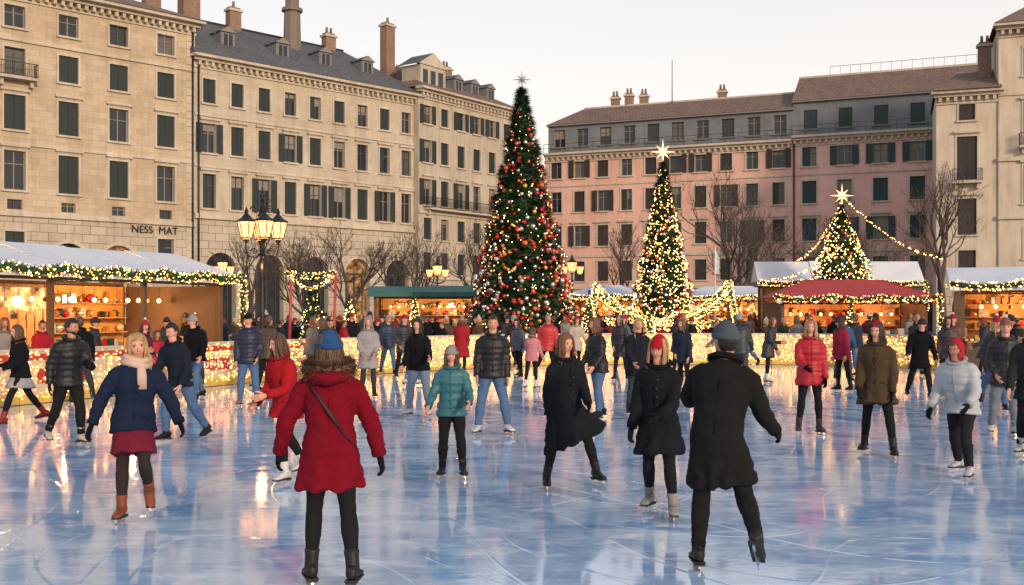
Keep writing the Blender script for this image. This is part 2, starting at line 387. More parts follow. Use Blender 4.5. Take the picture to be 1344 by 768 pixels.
def do_boot(mb,an,fd,up,sh,h,mat,hi,skate=True):
    fd=fd.normalized(); up=(up-fd*up.dot(fd)).normalized(); lf=up.cross(fd)
    n=12 if hi else 8
    st=[(-.046,.012,-.028,.0),(-.040,.021,-.040,.012),(-.015,.026,-.042,.02),(.015,.026,-.042,.012),(.04,.027,-.042,-.004),(.065,.029,-.042,-.014),(.09,.026,-.042,-.02),(.104,.015,-.040,-.026)]
    tube(mb,[an+fd*x*h+up*(z0+z1)/2*h for x,w_,z0,z1 in st],[(w_*h,(z1-z0)/2*h) for x,w_,z0,z1 in st],mat,n,ref=lf)
    tube(mb,[an-up*.02*h,an+sh*.02*h,an+sh*.05*h,an+sh*.070*h,an+sh*.076*h],[.029*h,.028*h,.029*h,.032*h,.027*h],mat,n,ref=lf)
    B=Matrix((lf,fd,up)).transposed()
    box(mb,an+fd*.028*h-up*.0445*h,.050*h,.140*h,.008*h,M_sole,B)
    box(mb,an-fd*.025*h-up*.050*h,.042*h,.034*h,.012*h,M_sole,B)
    if skate:
        z=-.0486*h
        box(mb,an+fd*.03*h+up*(z-.037),.004,.172*h,.016,M_blade,B)
        box(mb,an+fd*.075*h+up*(z-.015),.018,.035*h,.03,M_blade,B); box(mb,an-fd*.022*h+up*(z-.018),.018,.03*h,.026,M_blade,B)
    if hi:
        for k in range(4):
            c=an+fd*(.032-.004*k*2)*h+up*(.0+.012*k)*h
            tube(mb,[c-lf*.016*h,c+fd*.004*h,c+lf*.016*h],[.0022*h]*3,M_sole,4,ref=up)

STAND=dict(lean=3,legs=((4,4,8),(-4,4,8)),arms=((5,12,20),(0,12,25)),head=(0,0))
def figure(name,x,y,hd,h,pose,o,vox=.018,z0=0.0):
    p=dict(STAND); p.update(pose); fe=o.get('f',False); mb=MB(); hi=vox<.02; seed=R.uniform(0,50)
    skate=o.get('skate',True); foot=.0486*h+(.045 if skate else 0)
    T=(Matrix.Rotation(rad(p.get('side',0)),3,'Y')@Matrix.Rotation(rad(p['lean']),3,'X')@Matrix.Rotation(rad(p.get('twist',0)),3,'Z'))
    legs=[]
    for s,(a,b,k) in zip((1,-1),p['legs']):
        hp=V((s*.047*h,0,0)); d1=V((s*sin(rad(b)),-sin(rad(a))*cos(rad(b)),-cos(rad(a))*cos(rad(b))))
        a2=a-k; b2=b*.8; d2=V((s*sin(rad(b2)),-sin(rad(a2))*cos(rad(b2)),-cos(rad(a2))*cos(rad(b2))))
        kn=hp+d1*.245*h; an=kn+d2*.24*h; legs.append([hp,kn,an,d1,d2,a2,s,b])
    zmin=min(l[2].z for l in legs); P=V((0,0,-zmin+foot))
    for l in legs:
        for i in(0,1,2): l[i]=l[i]+P
    low=min(l[2].z for l in legs)
    TP=lambda x_,y_,z_:P+T@V((x_*h,y_*h,z_*h))
    pm=cloth(o['pants'],o.get('pk','legging')); lo=1.22 if o.get('pk')=='denim' else (1.15 if not fe else 1.0)
    lo=o.get('loose',lo)
    t=MB(); 
    tube(t,[P-V((0,0,.035*h)),P+V((0,0,.0)),P+V((0,0,.05*h))],[(.07*h,.06*h),(.088*h,.068*h),(.08*h,.06*h)],pm,14)
    for hp,kn,an,d1,d2,a2,s,b in legs:
        tube(t,[hp+V((0,0,.02*h)),hp+d1*.03*h,hp+d1*.12*h,kn-d1*.03*h,kn+d2*.02*h,kn+d2*.08*h,kn+d2*.16*h,an+d2*-.01*h],
            [.046*h*lo,.053*h*lo,.046*h*lo,.035*h*lo,.034*h*lo,.036*h*lo,.028*h*lo,.026*h*lo],pm,12,ref=(1,0,0))
    vs,ns,fs=remesh(t,max(vox*.85,.011),4)
    vs=fold(vs,ns,.005 if lo<1.05 else .010,seed); mb.add(vs,fs,pm,smooth=True)
    for hp,kn,an,d1,d2,a2,s,b in legs:
        yaw=s*p.get('toe',12); lift=an.z-low
        pitch=0 if lift<.03 else min(1,(lift-.03)/.06)*(-a2)*.85
        fd=Matrix.Rotation(rad(yaw),3,'Z')@V((0,-cos(rad(pitch)),-sin(rad(pitch))))
        up=Matrix.Rotation(rad(yaw),3,'Z')@V((0,-sin(rad(pitch)),cos(rad(pitch))))
        do_boot(mb,an,fd,up,-d2,h,cloth(o.get('boots',(.02,.02,.02)),'leather'),hi,skate)
    tm=cloth(o['top'],o.get('tk','wool')); tk=o.get('thick',1.08)
    if fe: rings=[(.0,.100,.080),(.05,.090,.072),(.10,.080,.065),(.15,.086,.072),(.20,.095,.082),(.25,.097,.070),(.285,.080,.058),(.312,.045,.045)]
    else: rings=[(.0,.098,.078),(.06,.093,.072),(.12,.096,.074),(.18,.108,.080),(.23,.114,.080),(.262,.108,.072),(.290,.084,.060),(.315,.048,.048)]
    hem=o.get('hem',.47); fl=o.get('flare',(0,0)); fw=o.get('fl',.14)
    def skirt(top_q,bot_frac,k0):
        pts=[];rr=[]; Q=(.53-bot_frac)*h; n=7
        for i in range(n,0,-1):
            q=Q*i/n
            cs=[]
            for hp,kn,an,d1,d2,a2,s,b in legs:
                z=hp.z-q
                if z>kn.z: tt=(hp.z-z)/max(1e-3,-(kn.z-hp.z)); c=hp.lerp(kn,min(1,tt))
                else: c=kn
                cs.append(c)
            c=(cs[0]+cs[1])/2; dx=abs(cs[0].x-cs[1].x)/2; dy=abs(cs[0].y-cs[1].y)/2
            kk=q/Q
            c=V((c.x+fl[0]*kk*kk,c.y+fl[1]*kk*kk,P.z-q)); 
            rr.append((max(.098*h,(.050*h+dx))*k0+q*fw*.5+abs(fl[0])*kk*kk*.6,(.072*h+dy*.9)*k0+q*fw*.35)); pts.append(c)
        return pts,rr
    t=MB()
    pts,rr=skirt(0,hem,tk) if hem<.52 else ([],[])
    for z,a,b in rings: pts.append(TP(0,0,z)); rr.append((a*h*tk,b*h*tk))
    tube(t,pts,rr,tm,20)
    sw=.100 if not fe else .090; arms=[]
    for s,ar in zip((1,-1),p['arms']):
        f_,ab,eb=ar[:3]; ab2=ar[3] if len(ar)>3 else ab*.5
        D=lambda f,a:T@V((s*sin(rad(a)),-sin(rad(f))*cos(rad(a)),-cos(rad(f))*cos(rad(a))))
        sj=TP(s*sw,0,.262); u=D(f_,ab); fo=D(f_+eb,ab2); el=sj+u*.172*h; wr=el+fo*.145*h
        k=tk*(.93 if fe else 1.0)
        tube(t,[TP(s*sw*.45,0,.25),TP(s*sw*.85,0,.258),sj+u*.025*h,sj+u*.09*h,el-u*.01*h,el+fo*.03*h,el+fo*.08*h,wr-fo*.004*h],
             [.040*h*k,.044*h*k,.043*h*k,.037*h*k,.034*h*k,.033*h*k,.029*h*k,.025*h*k],tm,12,ref=(0,1,0))
        arms.append((s,wr,fo,u))
    vs,ns,fs=remesh(t,vox,4)
    vs=fold(vs,ns,.014 if not o.get('smooth') else .010,seed+9,o.get('tk')=='puffer',P.z if hem<.45 else None)
    mb.add(vs,fs,tm,smooth=True)
    cm=cloth(tuple(c*.75 for c in o['top']),o.get('tk','wool'))
    cp=[TP(.058*cos(a),.054*sin(a),.325+.012*sin(a)) for a in [2*pi*k/16 for k in range(17)]]
    tube(mb,cp,[(.014*h,.020*h)]*17,cm,8,ref=(0,0,1),caps=False)
    if hi:
        fr=[]
        for z,a,b in rings[:-1]: fr.append(TP(0,-b*tk-.001,z))
        tube(mb,fr,[(.007*h,.003*h)]*len(fr),cm,6,ref=(1,0,0))
        if o.get('buttons'):
            for z,a,b in rings[1:-2]: ball(mb,TP(.014,-b*tk-.002,z),.007*h,M_sole,8,5)
        for s in(1,-1):
            tube(mb,[TP(s*.045,-.074*tk,.03),TP(s*.078,-.058*tk,.012)],[(.004*h,.003*h)]*2,cm,6)
        bk=[]
        for z,a,b in rings[:-1]: bk.append(TP(0,b*tk+.0005,z))
        tube(mb,bk,[(.0022*h,.0022*h)]*len(bk),cm,5,ref=(1,0,0))
    if o.get('skirt'):
        km=cloth(o['skirt'],'wool'); t=MB(); f0=o.get('skirt_hem',.36)
        pts,rr=skirt(0,f0,1.02); pts.append(TP(0,0,.02)); rr.append((.09*h,.07*h)); tube(t,pts,rr,km,20)
        vs,ns,fs=remesh(t,vox,3); vs=fold(vs,ns,.008,seed+3,False,P.z); mb.add(vs,fs,km,smooth=True)
    gm=cloth(o['gloves'],'knit') if o.get('gloves') else SK[o.get('skin','a')]
    for s,wr,fo,u in arms:
        tube(mb,[wr-fo*.016*h,wr-fo*.002*h,wr+fo*.004*h],[.0265*h*tk]*3,cm,12,ref=(0,1,0))
        inward=V((-s,-.3,0)); do_hand(mb,wr+fo*.01*h,fo,inward,-s,h,gm,hi,p.get('curl',24))
    tube(mb,[TP(0,0,.29),TP(0,-.004,.33),TP(0,-.006,.37)],[.036*h,.033*h,.033*h],SK[o.get('skin','a')],12)
    yw,pt=p['head']; hh=.136*h
    HM=Matrix.Translation(TP(0,-.010,.345)+V((0,0,.062*h)))@Matrix.Rotation(rad(p['lean']*.3),4,'X')@Matrix.Rotation(rad(yw),4,'Z')@Matrix.Rotation(rad(pt),4,'X')@Matrix.Rotation(rad(p.get('tilt',0)),4,'Y')@Matrix.Diagonal((hh,hh,hh,1))
    do_head(mb,HM,o,vox)
    if o.get('scarf'):
        sm_=cloth(o['scarf'],'knit')
        for k,(rr_,zz) in enumerate(((.060,.318),(.055,.342))):
            cp=[TP(rr_*cos(a)*1.1,rr_*sin(a)-.004,zz+.008*sin(a*2+k)) for a in [2*pi*i/20 for i in range(21)]]
            tube(mb,cp,[(.020*h,.018*h)]*21,sm_,10,ref=(0,0,1),caps=False)
        tube(mb,[TP(.02,-.062,.32),TP(.028,-.088,.26),TP(.03,-.094,.19)],[(.02*h,.010*h),(.026*h,.009*h),(.028*h,.008*h)],sm_,8)
    if o.get('furhood'):
        fm=hairm((.15,.075,.04),'fur_trim')
        tube(mb,[TP(-.06,.02,.31),TP(-.05,.07,.30),TP(0,.095,.285),TP(.05,.07,.30),TP(.06,.02,.31)],[(.02*h,.03*h),(.032*h,.05*h),(.036*h,.06*h),(.032*h,.05*h),(.02*h,.03*h)],tm,12,ref=(0,0,1))
        def ring(a):
            c=TP(.082*cos(a),.020+.080*sin(a),.335-.018*sin(a)); c2=TP(.082*cos(a+.05),.020+.080*sin(a+.05),.335-.018*sin(a+.05)); return c,(c2-c).normalized()
        tube(mb,[ring(2*pi*i/20)[0] for i in range(21)],[.026*h]*21,fm,8,ref=(0,0,1),caps=False)
        fur(mb,ring,4200,.025*h,.028*h,fm)
    if o.get('strap'):
        tube(mb,[TP(.085,.02,.285),TP(.06,.090,.24),TP(.0,.096,.15),TP(-.06,.092,.06),TP(-.112,.03,.0)],[(.008*h,.0025*h)]*5,M_sole,6,ref=(.7,0,.7))
    ob=mb.build(name,(x,y,z0),rad(hd)); return ob

BK=(.0075,.0078,.010); NV=(.010,.017,.040); DG=(.03,.032,.036); JN=(.04,.095,.20); LG=(.008,.008,.010); WH=(.5,.5,.49); RD=(.34,.012,.02)
SKATER='ice_skater'
# --- foreground skaters: world x, y in metres, heading (0 faces the camera side), height
figure(SKATER,-1.21,7.1,188,1.63,dict(lean=6,side=1,legs=((8,4,12),(-6,6,18)),arms=((10,31,22,12),(2,27,16,12)),head=(10,0)),
  dict(f=1,top=(.15,.004,.012),tk='wool',hem=.375,fl=.16,pants=LG,boots=(.012,.011,.011),gloves=BK,hair=('long','brown'),hat=('beanie',(.02,.065,.17)),furhood=1,strap=1,thick=1.16),.0115)
figure(SKATER,1.44,7.5,168,1.70,dict(lean=11,side=-6,twist=-8,legs=((9,4,12),(6,15,58)),arms=((50,20,45,-4),(26,24,44,16)),head=(32,0)),
  dict(top=(.011,.0105,.011),hem=.335,fl=.03,pants=BK,boots=(.012,.012,.012),gloves=BK,hair=('short','dark'),hat=('beanie',(.065,.08,.10)),thick=1.12,loose=1.1,skin='b',smooth=1),.0115)
figure(SKATER,-3.30,9.3,14,1.58,dict(lean=7,side=4,twist=6,legs=((22,4,66),(4,2,8)),arms=((6,34,36,20),(-6,28,26,16)),head=(10,0),tilt=-6),
  dict(f=1,top=NV,tk='wool',hem=.46,pants=(.025,.018,.018),skirt=(.12,.012,.025),skirt_hem=.345,boots=(.20,.05,.02),gloves=BK,hair=('mid','blonde'),scarf=(.50,.36,.28),thick=1.20,smile=1),.013)
figure(SKATER,1.30,9.45,-18,1.57,dict(lean=9,side=2,twist=-6,legs=((12,5,20),(-8,4,20)),arms=((26,4,52,-14),(10,10,26,0)),head=(-10,8),tilt=6),
  dict(f=1,top=(.009,.010,.014),hem=.345,fl=.2,pants=LG,boots=(.22,.21,.20),gloves=BK,hair=('long','blonde'),hat=('cap',RD),thick=1.14,skin='a',buttons=1),.013)
figure(SKATER,.56,11.1,14,1.57,dict(lean=9,side=-4,twist=10,legs=((10,22,18),(10,12,16)),arms=((18,6,50,-16),(-8,10,12,2)),head=(22,0)),
  dict(f=1,top=(.010,.011,.016),hem=.30,fl=.2,flare=(.08,.06),pants=LG,boots=BK,gloves=BK,hair=('long','auburn'),blow=(.35,.1),thick=1.10,buttons=1),.0135)
figure(SKATER,-.66,11.7,2,1.40,dict(lean=6,twist=-5,legs=((8,5,16),(0,4,10)),arms=((24,18,50,4),(14,18,46,8)),head=(-6,2)),
  dict(f=1,top=(.03,.125,.15),tk='puffer',hem=.45,pants=BK,boots=(.02,.02,.022),hair=('long','brown'),hat=('beanie',(.22,.22,.20)),thick=1.16,smile=1,loose=1.1),.0135)
figure(SKATER,-2.42,11.5,-40,1.58,dict(lean=12,legs=((24,4,28),(-14,5,24)),arms=((30,8,60,-8),(14,12,50,-4)),head=(-10,4)),
  dict(f=1,top=(.30,.010,.016),hem=.43,pants=BK,boots=WH,hair=('mid','brown'),thick=1.14),.0135)
figure(SKATER,-.30,15.9,6,1.72,dict(lean=3,side=1,legs=((6,12,8),(4,10,8)),arms=((2,8,14,2),(6,10,22,2)),head=(-4,0),toe=22),
  dict(top=BK,tk='puffer',hem=.46,pants=JN,pk='denim',boots=WH,hair=('short','brown'),thick=1.16,skin='c'),.018)
figure(SKATER,-4.66,15,-26,1.66,dict(lean=15,legs=((-14,8,22),(20,8,26)),arms=((10,8,30,-6),(28,12,46,0)),head=(-4,8)),
  dict(top=(.012,.016,.028),hem=.46,pants=JN,pk='denim',boots=BK,hair=('short','dark'),thick=1.12),.018)
figure(SKATER,-6.07,14.6,45,1.69,dict(lean=9,legs=((12,6,18),(-12,6,20)),arms=((34,6,60,-14),(-10,14,24,4)),head=(30,0)),
  dict(top=BK,tk='puffer',hem=.46,pants=BK,boots=(.4,.38,.32),gloves=BK,hair=('short','dark'),thick=1.14,beard=1,skin='b'),.018)
figure(SKATER,-8.15,17.7,-50,1.66,dict(lean=4,legs=((28,4,10),(-24,4,14)),arms=((16,6,60,-16),(18,6,60,-16)),head=(10,0)),
  dict(f=1,top=BK,hem=.48,skirt=(.28,.27,.27),skirt_hem=.38,pants=LG,boots=(.22,.02,.02),hair=('long','brown'),skate=False,thick=1.12),.018)
figure(SKATER,-5.12,20.7,10,1.73,dict(lean=2,legs=((2,7,6),(0,6,6)),arms=((-6,14,46,-14),(4,8,14,0))),
  dict(top=(.012,.018,.04),tk='puffer',hem=.45,pants=JN,pk='denim',boots=(.2,.13,.1),hair=('short','dark'),hat=('cap',BK),thick=1.14),.019)
figure(SKATER,4.44,15.9,-4,1.66,dict(lean=3,legs=((6,5,14),(-4,5,10)),arms=((4,10,20,0),(20,8,56,-14)),head=(-10,4)),
  dict(f=1,top=(.34,.010,.02),tk='puffer',hem=.42,pants=BK,boots=(.03,.03,.03),gloves=BK,hair=('mid','blonde'),hat=('hood',(.33,.02,.03)),thick=1.20,smile=1),.018)
figure(SKATER,4.66,13.6,-24,1.69,dict(lean=8,twist=-6,legs=((22,10,16),(-10,8,12)),arms=((2,10,24,0),(10,10,34,-4)),head=(-14,6)),
  dict(f=1,top=(.060,.040,.022),hem=.385,pants=BK,boots=BK,gloves=BK,hair=('long','dark'),hat=('hood',(.38,.012,.022)),thick=1.14,buttons=1),.015)
figure(SKATER,5.0,11.85,-45,1.55,dict(lean=17,legs=((32,7,34),(-14,7,18)),arms=((26,12,50,0),(8,18,42,6)),head=(-6,6)),
  dict(top=(.36,.38,.41),tk='puffer',hem=.45,pants=(.010,.010,.013),boots=(.4,.4,.4),gloves=BK,hair=('short','brown'),hat=('hood',(.36,.015,.025)),thick=1.22,skin='b'),.014)
figure(SKATER,7.25,15.7,-12,1.66,dict(lean=5,legs=((4,6,10),(-6,6,10)),arms=((-6,14,50,-16),(-6,14,50,-16)),head=(-10,0)),
  dict(f=1,top=(.015,.014,.016),tk='puffer',hem=.42,pants=(.13,.15,.17),pk='denim',boots=WH,hair=('short','brown'),hat=('pom',(.20,.09,.06)),thick=1.18),.018)
figure(SKATER,6.45,13.2,-30,1.68,dict(lean=6,legs=((10,6,12),(-8,6,14)),arms=((10,8,30),(6,12,30))),
  dict(top=(.02,.026,.026),hem=.42,pants=BK,boots=WH,hair=('short','brown'),thick=1.14),.018)
figure(SKATER,1.47,18.2,-60,1.68,dict(lean=6,legs=((12,5,12),(-8,5,10)),arms=((10,8,40),(12,10,30))),
  dict(f=1,top=BK,tk='puffer',hem=.45,pants=JN,pk='denim',boots=BK,hair=('mid','auburn'),thick=1.2),.019)
figure(SKATER,2.22,18.8,10,1.66,dict(legs=((4,5,8),(-4,5,8)),arms=((8,8,20),(8,10,50,-10))),
  dict(f=1,top=(.014,.015,.022),hem=.40,pants=(.03,.04,.06),boots=BK,hair=('long','blonde'),thick=1.12),.019)
figure(SKATER,-1.62,18.6,-14,1.66,dict(lean=7,legs=((2,8,8),(8,8,16)),arms=((24,16,60,20),(10,10,40))),
  dict(f=1,top=BK,hem=.46,pants=(.12,.17,.24),pk='denim',boots=WH,hair=('mid','dark'),thick=1.14),.019)
figure(SKATER,-3.06,22.7,8,1.66,dict(arms=((6,8,50,-14),(6,8,50,-14))),
  dict(f=1,top=(.26,.25,.25),hem=.35,pants=(.03,.03,.03),boots=BK,hair=('mid','grey'),thick=1.16),.022)
print('near people',time.time()-T0)
mid=[(-6.5,22,-30,1.78,BK,JN,'short','dark',0,.46),(.95,28,10,1.78,(.48,.03,.035),BK,'short','grey',0,.46),(.46,25.3,150,1.45,(.55,.22,.24),LG,'mid','brown',1,.44),
 (8.7,28,-5,1.74,(.05,.10,.2),(.05,.06,.08),'short','brown',0,.45),(8.6,22.5,0,1.7,BK,BK,'short','grey',0,.38),(5.35,25,170,1.78,(.03,.04,.045),(.05,.055,.07),'short','brown',0,.46),
 (-3.6,31,20,1.74,(.02,.04,.09),JN,'short','dark',0,.45),(-1.45,30.5,160,1.7,(.35,.02,.03),BK,'mid','brown',1,.30),(-8.0,24.0,40,1.4,(.4,.03,.05),BK,'mid','brown',1,.45),
 (-6.1,26,-60,1.5,(.02,.04,.1),LG,'mid','dark',1,.45),(-7.3,24.6,15,1.76,BK,DG,'short','dark',0,.45),(4.9,31.5,30,1.76,BK,BK,'short','dark',0,.36),(5.9,30.2,-70,1.6,(.28,.28,.3),BK,'mid','blonde',1,.45),
 (2.9,28.5,-20,1.72,(.02,.02,.03),LG,'long','brown',1,.36),(10.4,25.5,-30,1.72,(.05,.035,.04),BK,'mid','dark',1,.4),(11.3,27.5,20,1.76,(.12,.02,.03),BK,'short','dark',0,.4),(9.7,30,-150,1.75,(.03,.04,.06),JN,'short','brown',0,.46),
 (6.6,27.5,60,1.7,DG,BK,'long','auburn',1,.37),(-2.4,26.4,100,1.74,(.02,.02,.03),JN,'short','brown',0,.46),(.2,29.6,-40,1.65,(.06,.08,.13),BK,'long','dark',1,.45),(1.9,32,15,1.7,(.5,.42,.36),BK,'mid','brown',1,.38),
 (12.5,24,-20,1.75,(.02,.02,.025),(.05,.05,.06),'short','dark',0,.42),(-4.6,27,-15,1.72,BK,BK,'mid','blonde',1,.38),
 (8.9,19.6,-25,1.74,(.02,.022,.03),JN,'mid','blonde',1,.43),(10.2,22.0,30,1.76,BK,BK,'short','brown',0,.45),(7.6,24.5,-70,1.7,(.30,.02,.05),LG,'long','dark',1,.42),(11.6,30.5,0,1.75,DG,JN,'short','grey',0,.44),
 (12.6,28.3,-100,1.7,(.05,.06,.09),BK,'mid','brown',1,.36),(9.2,33.2,40,1.72,(.3,.29,.27),BK,'mid','auburn',1,.40),(7.4,34.2,200,1.76,BK,JN,'short','dark',0,.45),(-5.6,24.3,150,1.75,(.07,.05,.03),BK,'short','brown',0,.42),(3.9,24.2,-35,1.68,(.02,.03,.05),LG,'mid','auburn',1,.40),
 (-8.6,21.2,-160,1.75,BK,DG,'short','brown',0,.45),(-7.6,21.8,60,1.66,(.10,.015,.03),LG,'mid','dark',1,.42),(-4.1,23.4,-70,1.70,(.02,.03,.06),JN,'mid','brown',1,.44),(-3.0,29.4,30,1.74,DG,BK,'short','grey',0,.40),(-5.3,28.0,120,1.70,(.25,.22,.2),BK,'mid','auburn',1,.40),(.1,33.2,-30,1.74,BK,BK,'short','dark',0,.44),(3.6,34.5,20,1.7,(.08,.09,.13),BK,'mid','brown',1,.42)]
HIP=(-8,14,52,-16)
for n_,(x,y,hd,h,tp,pn,hs,hc,fe,hm) in enumerate(mid):
    a=R.uniform(-8,24); rk=R.random()
    hats=[None,None,('beanie',(.03,.03,.045)),('pom',(.3,.02,.03)),('beanie',(.25,.23,.22))]
    arm=lambda:R.choice([HIP,(R.uniform(-8,12),R.uniform(5,12),R.uniform(8,25),2),(R.uniform(10,30),8,R.uniform(40,75),-8),(R.uniform(5,20),R.uniform(12,22),R.uniform(15,40),8)])
    lg=((a,6,14),(-a*.8,6,12)) if rk<.6 else (((12,5,22),(-26,14,22)) if rk<.8 else ((-4,6,6),(4,6,6)))
    figure(SKATER,x,y,hd,h*.97,dict(lean=R.uniform(2,12),side=R.uniform(-3,3),twist=R.uniform(-14,14),legs=lg,arms=(arm(),arm()),head=(R.uniform(-35,35),0)),
       dict(f=fe,top=tuple(c*.8 for c in tp),pants=pn,pk='denim' if pn==JN else 'legging',hem=hm,boots=R.choice([WH,BK,BK]),hair=(hs,hc),hat=R.choice(hats),thick=R.uniform(1.08,1.18),tk=R.choice(['wool','puffer']),skin=R.choice('abc')),.024)
cols=[(BK,BK),(NV,JN),((.30,.015,.025),BK),((.08,.05,.035),LG),((.03,.04,.045),JN),((.22,.20,.19),BK),((.012,.012,.014),(.04,.04,.05)),((.03,.05,.035),BK),((.14,.03,.025),LG),((.008,.010,.014),BK)]
protos=[]
for i,(tp,pn) in enumerate(cols):
    fe=i%2
    ob=figure('spectator',-9+2.2*i,39.0+.6*(i%3),R.uniform(-50,50),1.62+.02*i,dict(arms=((R.uniform(0,40),8,R.uniform(20,70),-6),(R.uniform(0,30),8,R.uniform(10,50),-4)),head=(R.uniform(-40,40),0)),
      dict(f=fe,top=tp,pants=pn,hem=R.choice([.46,.38]),hair=('mid' if fe else 'short',R.choice(['brown','dark','blonde','auburn'])),skate=False,hat=[None,('beanie',(.25,.02,.02)),None,('pom',(.4,.38,.36)),('beanie',(.02,.03,.05))][i%5],thick=1.16,skin=R.choice('ab')),.03,-.03)
    protos.append(ob)
spots=[]
for i in range(140):
    for _ in range(40):
        x=R.uniform(-13,17); y=R.uniform(38.6,56)
        if x<-2.2: y=R.uniform(36.5+(-x-2)*-.9 if x>-8 else 32.5,52)
        if x<-6.2 and y<37: continue
        if (x-.42)**2+(y-45)**2<9 or (x-7.1)**2+(y-50)**2<5: continue
        if 8.5<x<17 and 40<y<49.5: continue
        if all((x-a)**2+(y-b)**2>.4 for a,b in spots): break
    spots.append((x,y))
    ob=bpy.data.objects.new('spectator',R.choice(protos).data); col.objects.link(ob); ob.location=(x,y,-.03); ob.rotation_euler=(0,0,R.uniform(0,6.28)); s=R.uniform(.88,1.07); ob.scale=(s,s,s)
for x,y,hd in ((-9.4,27.2,80),(-8.7,26.9,10),(-9.9,25.2,100),(-10.6,22.2,70),(-7.6,30.6,-60),(-9.1,29.9,-90),(12.0,35.2,160),(13.1,34.4,200),(14.2,33.9,150),(11.6,38.3,180),(13.0,38.8,170),(10.3,38.5,190),(15.4,32.6,120),(-8.9,25.8,95),(-10.2,23.1,60)):
    ob=bpy.data.objects.new('spectator',R.choice(protos).data); col.objects.link(ob); ob.location=(x,y,-.03); ob.rotation_euler=(0,0,rad(hd))
print('people',time.time()-T0)

# ---------------------------------------------------------------- ground & ice
mb=MB(); mb.add([V((-700,-300,-.03)),V((700,-300,-.03)),V((700,1200,-.03)),V((-700,1200,-.03))],[(0,1,2,3)],stone('paving_stones',(.22,.215,.21),(.18,.175,.17),(.09,.09,.09),bw=.8,rh=.5))
mb.uv=[[(-700,-300),(700,-300),(700,1200),(-700,1200)]]
mb.build('ground')
m,nt,b=nm('skated_ice'); vec=mapping(nt,'Object',(1,1,1)); v2=mapping(nt,'Object',(.8,1.5,1)); v3=mapping(nt,'Object',(1,.8,1))
f1=noisen(nt,v2,.9,8,.66,.9); f2=noisen(nt,vec,14,5,.6); big=noisen(nt,vec,.22,3); sn=noisen(nt,v2,2.6,8,.72,.4)
c=mix(nt,ramp(nt,f1,[(.36,0.0),(.62,1.0)]),(.17,.36,.60),(.50,.66,.80))
c=mix(nt,ramp(nt,big,[(.4,.0),(.7,.35)]),c,(.42,.46,.70))
def tracks(scale,freq,wd,d):
    n=noisen(nt,v3,scale,1.0,.4,d); a=nt.nodes.new('ShaderNodeMath'); a.operation='MULTIPLY'; a.inputs[1].default_value=freq; nt.links.new(n,a.inputs[0])
    p=nt.nodes.new('ShaderNodeMath'); p.operation='PINGPONG'; p.inputs[1].default_value=1; nt.links.new(a.outputs[0],p.inputs[0])
    return ramp(nt,p.outputs[0],[(0.0,1.0),(wd,0.0)])
t1=tracks(.12,42,.03,.0); t2=tracks(.07,60,.03,.0); t3=tracks(.09,70,.03,.1)
tr=mix(nt,1.0,mix(nt,1.0,t1,t2,'LIGHTEN'),t3,'LIGHTEN')
brk=ramp(nt,noisen(nt,vec,1.3,5),[(.48,0.0),(.68,.28)])
trm=mix(nt,1.0,tr,brk,'MULTIPLY')
c=mix(nt,trm,c,(.85,.88,.92)); c=mix(nt,ramp(nt,sn,[(.50,0.0),(.70,.70)]),c,(.84,.88,.93)); c=mix(nt,ramp(nt,f2,[(.58,0.0),(.8,.35)]),c,(.78,.83,.9))
nt.links.new(c,b.inputs['Base Color'])
rg=mix(nt,ramp(nt,f1,[(.38,0.0),(.66,1.0)]),(.03,.03,.03),(.11,.11,.11)); rg=mix(nt,ramp(nt,sn,[(.54,0.0),(.78,.8)]),rg,(.35,.35,.35)); rg=mix(nt,trm,rg,(.4,.4,.4))
nt.links.new(rg,b.inputs['Roughness']); b.inputs['IOR'].default_value=1.7; b.inputs['Specular IOR Level'].default_value=.9
hh=mix(nt,.5,mix(nt,.4,f1,f2),tr)
bump(nt,b,hh,.09,.02)
RINK=[(-13,-14),(-12.5,12),(-11.4,16.5),(-9.6,20.8),(-6.9,27.2),(-4.9,30.4),(-1.7,33.9),(.3,35.8),(2.4,37),(9,37),(11.6,36.0),(14,33),(16,28.5),(17,24),(17,-14)]
mb=MB(); mb.add([V((x,y,0)) for x,y in RINK][::-1],[tuple(range(len(RINK)))],m); 
ice=mb.build('ice_rink')
if ice.data.polygons[0].normal.z<0: ice.data.flip_normals()
mb=MB(); M_board=simple('rink_board_painted_glow',(.52,.42,.30),.45,var=.15,scale=2,bmp=.03); M_bw=simple('rink_board_white',(.60,.57,.52),.45,var=.1,scale=2,bmp=.03); M_bred=simple('rink_board_red',(.40,.03,.035),.45,bmp=.03); M_kick=simple('kick_strip_yellow',(.55,.36,.08),.5,bmp=.03)  # M_board: warm glow of the net lights put into the board colour
mbl=MB(); M_rail=simple('board_cap_rail',(.50,.44,.34),.4,bmp=0)
